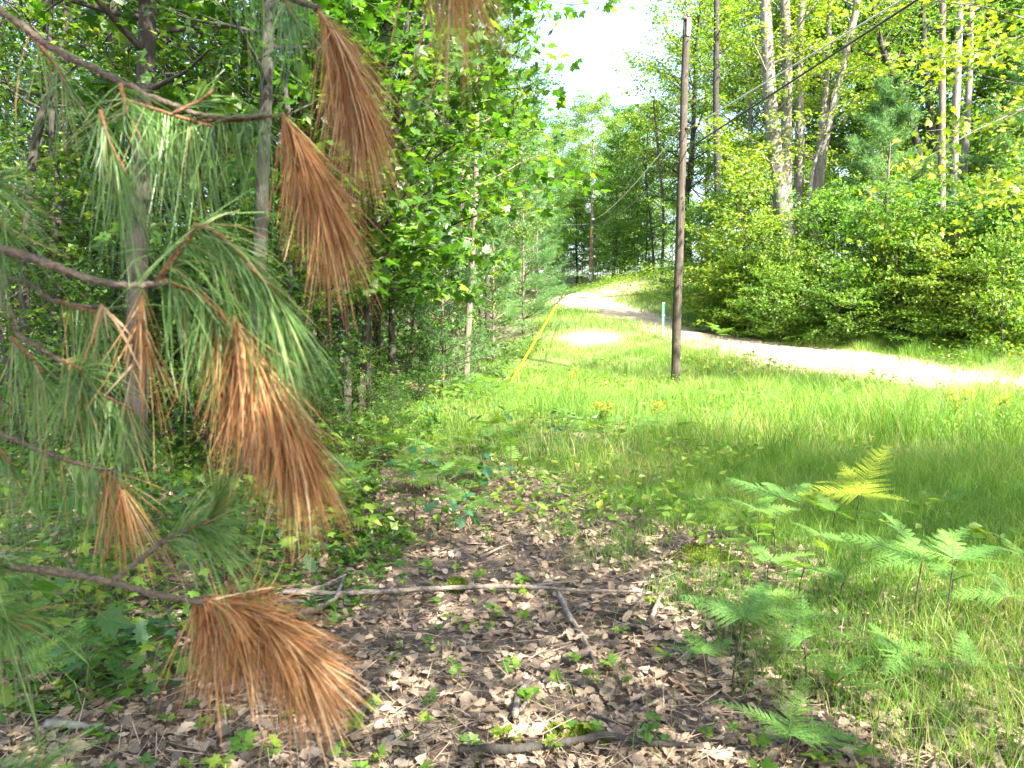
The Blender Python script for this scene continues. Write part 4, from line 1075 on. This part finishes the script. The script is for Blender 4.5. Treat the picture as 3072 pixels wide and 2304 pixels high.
# bracken patches by the wood edge
for cx_, cy_, n, sx, sy, lab, grp, L in ((1330, 1200, 22, 230, 30, 'pale bracken fern in the sunny patch at the wood edge', 'bracken in the sunny patch at the wood edge', .5),
                                         (1330, 1420, 22, 210, 70, 'green bracken fern in the shady patch left of the litter', 'bracken in the shady patch left of the litter', .42),
                                         (1200, 1540, 16, 230, 60, 'low fern at the edge of the left seedlings', 'low ferns beside the left seedlings', .34),
                                         (1800, 1320, 15, 280, 50, 'fern growing in the grass in front of the pole', 'ferns in the grass before the pole', .34),
                                         (2450, 1260, 16, 480, 50, 'fern in the sunlit grass between pole and road', 'ferns in the sunlit grass', .4),
                                         (2560, 1800, 20, 470, 300, 'low bracken fern in the shaded grass at lower right', 'bracken in the shaded grass at lower right', .26),
                                         (130, 1960, 7, 170, 170, 'small bright fern in the lower left fringe', 'ferns of the lower left fringe', .24),
                                         (1480, 1180, 5, 60, 14, 'small fern round the foot of the yellow guard', 'ferns round the yellow guard', .4),
                                         (2560, 1035, 14, 420, 12, 'pale fern along the thicket edge across the road', 'ferns along the thicket edge', .6),
                                         (620, 1330, 18, 480, 60, 'fern on the shaded floor of the left wood', 'ferns on the floor of the left wood', .45)):
    for i in range(n):
        g = ground_at(cx_ + rngF.uniform(-1, 1) * sx, cy_ + rngF.uniform(-1, 1) * sy)
        fern(g, rngF.uniform(.15, .38) * (L / .4), auto_fronds(rngF, 3 + i % 2, L), lab, (rngF.normal() * .05, rngF.normal() * .05), grp, i)

# ================================================================= SEEDLINGS AND SAPLINGS WITH SINGLE LEAVES
LEAFM = [mk_mesh('leaf', MAPLE[0] * [1, 1, k], MAPLE[1], M['seedling'], np.full(len(MAPLE[0]), r)) for k, r in ((1, .2), (1.8, .45), (.4, .65), (2.4, .85))]
LEAFO = [mk_mesh('leaf', OAKG[0] * [1, 1, k], OAKG[1], M['oak'], np.full(len(OAKG[0]), r)) for k, r in ((1, .2), (2, .6), (.5, .9))]
LEAFG = [mk_mesh('leaf', MAPLE[0] * [1, 1, k], MAPLE[1], M['maple'], np.full(len(MAPLE[0]), r)) for k, r in ((1, .25), (1.8, .5), (.4, .75))]
def leafy_plant(name, label, cat, g, h, n, ls, leaves, rng, group=None, spread=.6):
    t = thing(name, label, cat, g, 0, group)
    top = np.array([rng.normal() * .12 * h, rng.normal() * .12 * h, h])
    path = smooth_path([(0, 0, -.02), top * [.3, .3, .55], top], 6)
    A = Acc(); A.add(*tube(path, np.linspace(.003 + .004 * h, .0015, 6), 5))
    for k in range(n):
        u = .35 + .65 * (k + 1) / n; az = k * 2.4 + rng.normal() * .3
        b = path[min(5, int(u * 5))]
        d = np.array([math.cos(az), math.sin(az), rng.uniform(-.05, .45)])
        e = b + d * spread * h * rng.uniform(.35, 1) * (1.25 - .6 * u)
        A.add(*tube([b, (b + e) / 2 + UP * .01, e], [.0016, .0013, .001], 3, False))
        link('leaf', leaves[rng.integers(len(leaves))], t, e, (rng.normal() * .3 - .25, rng.normal() * .3, az - math.pi / 2), ls * rng.uniform(.65, 1.2))
    link('stem', A.mesh('stem', M['stem'], True), t)
    return t
rngS = np.random.default_rng(66)
LEFT_PLANTS = []
for i in range(72):
    px = rngS.uniform(-20, 1120) if i < 50 else rngS.uniform(620, 1120); lo_ = np.interp(px, [0, 500, 800, 1080], [1540, 1520, 1420, 1370]); hi_ = np.interp(px, [0, 500, 800, 1080], [1980, 1930, 1760, 1620])
    g = ground_at(px, rngS.uniform(lo_, hi_))
    leafy_plant('maple_seedling', 'knee-high maple seedling in the green thicket below the pine branch', 'seedling', g, rngS.uniform(.16, .42), int(rngS.integers(7, 13)), rngS.uniform(.06, .095), LEAFM if i % 3 else LEAFG, rngS, 'maple seedlings below the pine branch')
for i in range(22):
    g = ground_at(rngS.uniform(-40, 470), rngS.uniform(1760, 2150))
    leafy_plant('maple_seedling', 'broad-leaved maple seedling in the lower left green fringe', 'seedling', g, rngS.uniform(.10, .24), int(rngS.integers(6, 10)), rngS.uniform(.06, .09), LEAFM if i % 2 else LEAFG, rngS, 'seedlings of the lower left fringe')
for px, py, h, lab in ((905, 1720, .28, 'blue-green oak seedling with lobed leaves beside the long branch end'), (860, 1640, .34, 'oak seedling behind the blue-green one'), (1240, 1480, .45, 'dark oak seedling at the shady fern patch'),
                       (1470, 1500, .42, 'dark leafy oak seedling at the right edge of the fern patch'), (1480, 1320, .5, 'oak seedling standing in the grass, broad leaves'), (1250, 1340, .5, 'oak seedling at the sunny wood edge'), (420, 1950, .16, 'low dark oak seedling under the lowest pine branch'), (1370, 1600, .3, 'oak seedling at the lower end of the ferns')):
    leafy_plant('oak_seedling', lab, 'seedling', ground_at(px, py), h, 11, .13, LEAFO, rngS)
for px, py, h in ((1650, 1370, .55), (1700, 1350, .5)):
    leafy_plant('dark_shrub', 'small dark glossy shrub in the grass, ' + ('left one of two' if px < 1680 else 'right one of two'), 'shrub', ground_at(px, py), h, 26, .085, LEAFO, rngS)
leafy_plant('hanging_sapling', 'thin sapling with a dark drooping top in front of the seedlings', 'sapling', ground_at(1215, 1790), .30, 9, .06, LEAFG, rngS)
leafy_plant('maple_sapling', 'large-leaved maple sapling at the lower left border', 'sapling', np.array([-1.75, 2.75, 0]), .75, 14, .13, LEAFG, rngS)
leafy_plant('maple_sapling', 'large-leaved maple sapling at the left border below the dark needles', 'sapling', np.array([-2.3, 3.6, 0]), .95, 16, .13, LEAFG, rngS)
for i in range(26):
    px = rngS.uniform(840, 1520); py = np.interp(px, [840, 1100, 1520], [1450, 1370, 1200]) + rngS.uniform(-90, 70) * np.interp(px, [1100, 1520], [1, .4])
    leafy_plant('maple_seedling', 'thigh-high maple seedling in the leafy fringe of the left wood', 'seedling', ground_at(px, py), rngS.uniform(.3, .65), int(rngS.integers(12, 18)), rngS.uniform(.09, .13), LEAFM if i % 3 == 0 else LEAFG, rngS, 'seedlings in the leafy fringe of the left wood')
for i in range(18):
    px = rngS.uniform(760, 1300); py = np.interp(px, [760, 1100, 1560], [1430, 1330, 1180]) + rngS.uniform(-90, 90) * np.interp(px, [1100, 1560], [1, .35])
    plant_tree('leafy_shrub', UN[i % 3], 'low leafy shrub along the edge of the left wood', 'shrub', ground_at(px, py), rngS.uniform(0, 6.28), rngS.uniform(.15, .28) * (1.3 if i % 3 == 1 else 1), 'shrubs along the wood edge')
# tiny seedlings over the litter
def tiny_mesh(seed):
    rng = np.random.default_rng(seed); n = rng.integers(3, 6)
    A = Acc(); A.add(*tube([(0, 0, -.01), (.004, 0, .03), (0, 0, .06)], [.0015, .0012, .001], 4, False), .3)
    az = np.arange(n) * 6.28 / n + rng.normal(size=n) * .3
    D = np.column_stack([np.cos(az), np.sin(az), rng.uniform(-.2, .4, n)]); P = np.tile([0, 0, .058], (n, 1)) + D * .008 - UP * rng.uniform(0, .02, (n, 1))
    A.add(*scatter(MAPLE, P, D, UP + rng.normal(size=(n, 3)) * .35, rng.uniform(.03, .05, n), rng))
    return A.mesh('tiny_seedling', M['seedling'])
TINY = [tiny_mesh(500 + i) for i in range(6)]
for i in range(290):
    y = 2.4 + 4.8 * rngS.random() ** 1.2; x = rngS.uniform(-.95, .75) * (.66 * y)
    tag(link('tiny_seedling', TINY[i % 6], None, (x, y, z1(x, y) + .01), (0, 0, rngS.uniform(0, 6.28)), rngS.uniform(.6, 1.25)), 'tiny yellow-green maple seedling sprouting through the dry leaves', 'seedling', 'tiny seedlings sprouting in the litter')

# low green carpet in the wood (uncountable)
def build_undergrowth():
    rng = np.random.default_rng(71)
    n = 150000
    x = rng.uniform(-17, 2.2, n); y = 3.0 + 25 * rng.random(n) ** 1.3
    k = (forest_left(x, y) + .9 * rough(x, y, .7) * .6 > -.2) & (np.abs(x) < .70 * y + .4) & ((y > 5.0) | (rng.random(n) < .7))
    x, y = x[k], y[k]
    P = np.column_stack([x, y, zf(x, y) + rng.uniform(.03, .32, len(x)) * np.clip(.4 + .6 * rough(x, y, 1.3, 1), .15, 1.3)])
    A = Acc(); A.add(*scatter(STAR, P, rng.normal(size=P.shape) * [1, 1, .3], UP + rng.normal(size=P.shape) * .4, rng.uniform(.05, .10, len(P)), rng))
    tag(link('undergrowth', A.mesh('undergrowth', M['maple'])), 'low green leafy ground cover on the floor of the left wood', 'undergrowth', kind='stuff')
    n = 60000
    x = rng.uniform(3, 26, n); y = rng.uniform(19, 60, n)
    k = (road_dist(x, y) > ROAD_HALF + 1.5) & (road_dist(x, y) < 9) & (x > np.interp(y, RC[::-1, 1][np.argsort(RC[::-1, 1])], RC[::-1, 0][np.argsort(RC[::-1, 1])])) & (x < .7 * y)
    x, y = x[k], y[k]
    P = np.column_stack([x, y, zf(x, y) + rng.uniform(.05, 1.25, len(x)) * np.clip((road_dist(x, y) - 1.5) / 3.2, .15, 1) * np.clip(.7 + .5 * rough(x, y, .9), .15, 1.3)])
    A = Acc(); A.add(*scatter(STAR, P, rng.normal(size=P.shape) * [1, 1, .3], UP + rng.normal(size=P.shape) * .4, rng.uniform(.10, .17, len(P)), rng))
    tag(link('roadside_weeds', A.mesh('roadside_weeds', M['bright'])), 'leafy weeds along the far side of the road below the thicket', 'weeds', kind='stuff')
build_undergrowth()
def build_weeds():
    rng = np.random.default_rng(73)
    n = 26000
    x = rng.uniform(-3, 12, n); y = rng.uniform(5.0, 22, n)
    k = (np.abs(x) < .69 * y) & (road_dist(x, y) > ROAD_HALF + .3) & (forest_left(x, y) < .4) & (rough(x, y, 1.2, 4) + .6 * rough(x, y, .5, 2) > .35)
    x, y = x[k], y[k]
    P = np.column_stack([x, y, zf(x, y) + rng.uniform(.08, .42, len(x)) * np.clip(.6 + .04 * x, .4, 1)])
    A = Acc(); A.add(*scatter(OVAL, P, rng.normal(size=P.shape) * [1, 1, .4], UP + rng.normal(size=P.shape) * .5, rng.uniform(.05, .12, len(P)), rng))
    tag(link('field_weeds', A.mesh('field_weeds', M['bright'])), 'low broad-leaved weeds mixed into the grass of the clearing', 'weeds', kind='stuff')
build_weeds()

# flowering weeds and a milkweed in the grass
def goldenrod(px, py, h, label, n=5):
    g = ground_at(px, py); t = thing('goldenrod', label, 'wildflower', g)
    rng = np.random.default_rng(int(px))
    for k in range(n):
        az = rng.uniform(0, 6.28); tip = np.array([math.cos(az) * .10, math.sin(az) * .10, h * rng.uniform(.8, 1.1)])
        path = smooth_path([(0, 0, 0), tip * [.3, .3, .6], tip], 6)
        A = Acc(); A.add(*tube(path, .003, 4)); s = link('stem', A.mesh('stem', M['stem'], True), t)
        m = 26; P = tip + np.column_stack([rng.normal(size=(m, 2)) * .035, -rng.random(m) * .10])
        A = Acc(); A.add(*scatter(OVAL, P, rng.normal(size=(m, 3)), UP + rng.normal(size=(m, 3)) * .5, .03, rng)); link('flower_head', A.mesh('flower_head', M['yellow']), s)
        m = 14; v = rng.random((m, 1)); P = tip * v * [1, 1, .9]
        A = Acc(); A.add(*scatter(OVAL, P, np.column_stack([rng.normal(size=(m, 2)), rng.uniform(.1, .6, m)]), UP + rng.normal(size=(m, 3)) * .3, .09, rng)); link('foliage', A.mesh('foliage', M['bright']), s)
goldenrod(1812, 1300, .45, 'yellow-flowered weed in the grass left of the pole')
goldenrod(1720, 1170, .5, 'small yellow-flowered weed behind the shrubs', 3)
goldenrod(1975, 1280, .4, 'yellow-flowered weed in front of the pole', 3)
goldenrod(2870, 1300, .6, 'tall yellow-tipped weed in the bright grass near the road', 5)
goldenrod(3010, 1300, .55, 'yellow-tipped weed at the right border of the grass', 4)
def milkweed():
    g = ground_at(2655, 1300); t = thing('milkweed', 'single broad-leaved milkweed standing above the sunlit grass', 'wildflower', g)
    rng = np.random.default_rng(9); tip = np.array([.08, 0, .62])
    A = Acc(); A.add(*tube(smooth_path([(0, 0, 0), (.02, 0, .3), tip], 7), .005, 6)); link('stem', A.mesh('stem', M['stem'], True), t)
    me = mk_mesh('leaf', OVAL[0], OVAL[1], M['bright'], np.full(4, .3))
    for k in range(8):
        z_ = .2 + .055 * k; az = (k % 2) * math.pi + (k // 2) * 1.4
        link('leaf', me, t, (.02 + .08 * (z_ / .62) ** 2, 0, z_), (.35, 0, az), .15)
milkweed()

# ================================================================= NEAR RED PINE (left, its trunk stands out of the picture)
def near_pine():
    rng = np.random.default_rng(91)
    tx, ty = -1.75, .85
    t = thing('red_pine', 'drooping pine branches with dying brown needle tufts close to the camera', 'pine tree', (tx, ty, z1(tx, ty)))
    org = np.array([tx, ty, z1(tx, ty)])
    A = Acc(); A.add(*tube(straight(4.6, (.1, 0), 12, .03, 3), np.linspace(.075, .03, 12), 12, True, .05, rng)); link('trunk', A.mesh('trunk', M['bark_pine'], True), t)
    def needles(axis, n, L, fwd, spread, grav, mat, parent, name, wd=.0016, bend=.35, t0=0., seg=3, rr=(0, 1)):
        axis = np.asarray(axis, float); m = len(axis)
        n = int(n * (.46 if mat is M['needle'] else 1.0))
        u = t0 + (1 - t0) * rng.random(n); s = u * (m - 1); i = np.minimum(s.astype(int), m - 2)
        P = axis[i] + (axis[i + 1] - axis[i]) * (s - i)[:, None]
        ad = nrm(axis[i + 1] - axis[i])
        rad = rng.normal(size=(n, 3)); rad -= (rad * ad).sum(1, keepdims=True) * ad; rad = nrm(rad)
        # fascicles: bundles of two or three needles share a base
        D = nrm(ad * fwd + rad * spread * rng.uniform(.4, 1.2, (n, 1)) - UP * grav * rng.uniform(.6, 1.3, (n, 1)) + rng.normal(size=(n, 3)) * (.17 if mat is not M['needle_brown'] else .27))
        Ls = L * rng.uniform(.5, 1.12, n)
        sd_ = nrm(np.cross(D, rng.normal(size=(n, 3))))
        bd = bend * rng.uniform(.3, 1.5, n); cl = rng.normal(size=(n, 3)) * .13
        V = []
        for k in range(seg + 1):
            q = k / seg
            c = P + D * (Ls * q)[:, None] - UP * (Ls * bd * q * q)[:, None] + cl * (Ls * q * q)[:, None]
            w_ = wd * (1 - .75 * q ** 2) / 2
            V += [c - sd_ * w_, c + sd_ * w_]
        V = np.stack(V, 1).reshape(-1, 3)
        T = []
        for k in range(seg): T += [(2 * k, 2 * k + 1, 2 * k + 3), (2 * k, 2 * k + 3, 2 * k + 2)]
        T = np.array(T)[None] + (np.arange(n) * 2 * (seg + 1))[:, None, None]
        r = np.repeat(rr[0] + (rr[1] - rr[0]) * rng.random(n), 2 * (seg + 1))
        me = mk_mesh(name, V - org, T.reshape(-1, 3), mat, r)
        return link(name, me, parent)
    def limb(pts, Y, r0, r1, parent=t, name='branch', mat='bark_twig', join=None):
        p = path_at(pts, Y)
        if join is not None: p = np.concatenate([[org + [0.03, 0, join]], p])
        p = smooth_path(p, 10 * len(p))
        p[1:-1] += rng.normal(size=(len(p) - 2, 3)) * .0006
        A = Acc(); A.add(*tube(p - org, np.linspace(r0, r1, len(p)) * (1 + .09 * rng.normal(size=len(p))), 8, True, .09, rng))
        return link(name, A.mesh(name, M[mat], True), parent), p
    G, Bn = M['needle'], M['needle_brown']
    def shoot(parent, pts, Y, kind, n, L, fwd=.8, spread=.6, grav=.5, bend=.35, r=.003, wd=.0016, t0=0.):
        p = smooth_path(path_at(pts, Y), 10)
        A = Acc(); A.add(*tube(p - org, np.linspace(r, r * .7, 10), 7, True, .08, rng))
        link('twig', A.mesh('twig', M['shoot'], True), parent)
        return needles(p, n, L, fwd, spread, grav, G if kind == 'g' else Bn, parent, 'needle_tuft' if kind == 'g' else 'brown_needle_tuft', wd, bend, t0)
    # top bough
    b, p = limb([(-400, -420), (200, -260), (640, -110), (860, -10), (960, 25)], 1.25, .008, .004, join=2.55)
    shoot(b, [(950, 20), (1000, 90), (1040, 190), (1080, 310)], 1.25, 'b', 850, .15, .9, .5, .7)
    shoot(b, [(700, -60), (820, -20), (930, 15)], 1.27, 'g', 160, .12, .1, .7, .8)
    shoot(b, [(840, -20), (870, 30), (890, 60)], 1.22, 'g', 110, .12, .3, .7, .6)
    s, p = limb([(860, -120), (1150, -180), (1380, -130)], 1.05, .004, .003, b, 'side_branch')
    shoot(b, [(1250, -165), (1340, -150), (1400, -110)], 1.05, 'b', 170, .15, .3, .5, 1.0)
    # upper bough
    b, p = limb([(-350, -180), (16, 43), (150, 140), (304, 217), (480, 300), (640, 350), (850, 343)], 1.15, .0068, .003, join=2.05)
    shoot(b, [(845, 338), (885, 400), (930, 490), (985, 610)], 1.15, 'b', 1000, .13, 1.0, .45, .55)
    shoot(b, [(360, 250), (375, 310), (378, 350)], 1.10, 'g', 150, .11, .6, .9, -.3)
    shoot(b, [(380, 300), (520, 345), (640, 380)], 1.14, 'g', 420, .15, .1, .55, 1.0)
    shoot(b, [(520, 340), (600, 300), (640, 270)], 1.12, 'g', 60, .10, .8, .8, -.4)
    shoot(b, [(600, 365), (720, 360), (800, 350)], 1.16, 'g', 200, .12, .1, .6, .9)
    shoot(b, [(300, 330), (330, 430), (380, 520)], 1.05, 'g', 260, .14, .5, .5, .9)
    shoot(b, [(80, 90), (170, 200), (200, 260)], 1.2, 'g', 130, .13, .3, .7, .6)
    # middle bough
    b, p = limb([(-350, 660), (0, 745), (150, 795), (300, 845), (420, 856), (500, 850)], 1.02, .0072, .004, join=1.72)
    shoot(b, [(470, 850), (530, 760), (575, 695), (600, 675), (660, 705), (730, 770), (800, 850)], 1.02, 'g', 520, .155, .75, .5, .75, wd=.0018, r=.0045)
    shoot(b, [(740, 790), (800, 850), (850, 920)], 1.0, 'g', 260, .15, .9, .45, .5, wd=.0018)
    shoot(b, [(480, 850), (600, 880), (660, 960)], 1.04, 'g', 300, .14, .3, .5, .9)
    shoot(b, [(700, 950), (760, 1050), (825, 1170), (890, 1300)], 1.02, 'b', 1400, .13, 1.0, .5, .7, wd=.0018)
    shoot(b, [(640, 900), (690, 1010), (740, 1130)], 1.05, 'b', 420, .13, .5, .5, 1.0)
    shoot(b, [(430, 860), (420, 950), (440, 1040)], 1.06, 'b', 60, .12, .6, .4, .9)
    h = needles(path_at([(300, 900), (330, 960)], 1.0), 7, .05, .4, .9, .3, M['husk'], b, 'dry_husk', .0045, .5)
    h = needles(path_at([(390, 950), (400, 1120)], 1.0), 6, .04, .4, .7, .5, M['husk'], b, 'dry_husk', .0035, .5)
    # two thin boughs under it
    b, p = limb([(-300, 750), (0, 832), (80, 850), (170, 905), (310, 922)], 1.12, .0045, .0025, join=1.62)
    shoot(b, [(180, 905), (260, 930), (330, 940)], 1.12, 'g', 200, .13, .2, .6, .9)
    b, p = limb([(-250, 800), (5, 915), (50, 1000), (120, 1045), (215, 1100)], 1.10, .0045, .003, join=1.56)
    shoot(b, [(190, 1080), (235, 1105), (250, 1125)], 1.08, 'g', 240, .12, .3, 1.0, .1)
    shoot(b, [(200, 1110), (300, 1180), (400, 1230)], 1.12, 'g', 420, .14, .2, .55, .9)
    shoot(b, [(30, 1010), (90, 1070), (130, 1120)], 1.12, 'g', 260, .13, .2, .6, .9)
    b, p = limb([(-250, 1180), (0, 1300), (140, 1358), (270, 1400), (360, 1420)], 1.10, .005, .003, join=1.38)
    shoot(b, [(90, 1340), (220, 1385), (340, 1420)], 1.1, 'g', 360, .11, .1, .35, 1.2)
    shoot(b, [(300, 1410), (340, 1430), (370, 1470)], 1.1, 'b', 110, .12, .4, .4, 1.0)
    shoot(b, [(-60, 1290), (0, 1350), (40, 1400)], 1.1, 'g', 160, .12, .4, .6, .8)
    # lowest bough
    b, p = limb([(-350, 1600), (0, 1690), (160, 1715), (330, 1745), (480, 1785), (640, 1812), (740, 1830)], 1.02, .0065, .0035, join=1.22)
    s, p = limb([(338, 1746), (420, 1680), (490, 1625), (560, 1590)], 1.02, .0035, .003, b, 'side_branch')
    shoot(b, [(480, 1630), (560, 1590), (630, 1570)], 1.02, 'g', 460, .115, .7, .75, .25)
    shoot(b, [(600, 1580), (640, 1545), (650, 1520)], 1.02, 'g', 240, .085, 1.0, .6, -.5, bend=.05)
    shoot(b, [(610, 1800), (700, 1818), (790, 1860), (870, 1930)], 1.0, 'b', 1000, .115, .9, .5, .28, wd=.0018)
    shoot(b, [(760, 1840), (840, 1895), (910, 1970)], .98, 'b', 700, .105, 1.0, .42, .35, wd=.0018)
    shoot(b, [(580, 1795), (660, 1812), (740, 1825)], 1.04, 'b', 420, .115, .05, .35, 1.1)
    shoot(b, [(600, 1790), (720, 1790), (800, 1780)], 1.03, 'b', 110, .06, .5, .8, -.2)
    shoot(b, [(-90, 1780), (-20, 1830), (20, 1860)], .98, 'g', 380, .12, .5, .9, .2)
    shoot(b, [(-140, 1640), (-60, 1680), (0, 1700)], 1.0, 'g', 260, .12, .3, .9, .3)
    b, p = limb([(-350, 2200), (-60, 2290), (60, 2320)], .98, .004, .003, join=.98)
    shoot(b, [(-20, 2300), (60, 2330), (110, 2330)], .98, 'g', 320, .10, .5, .9, -.3)
    b, p = limb([(-420, 440), (-150, 520), (-60, 545)], 1.05, .004, .003, join=1.85)
    shoot(b, [(-110, 530), (-50, 545), (0, 550)], 1.05, 'g', 200, .12, .7, .7, .3)
    shoot(b, [(-60, 620), (-10, 660), (20, 690)], 1.05, 'g', 160, .12, .4, .7, .6)
near_pine()
print('objects', len(bpy.data.objects), 'tris', sum(len(m.polygons) for m in bpy.data.meshes))
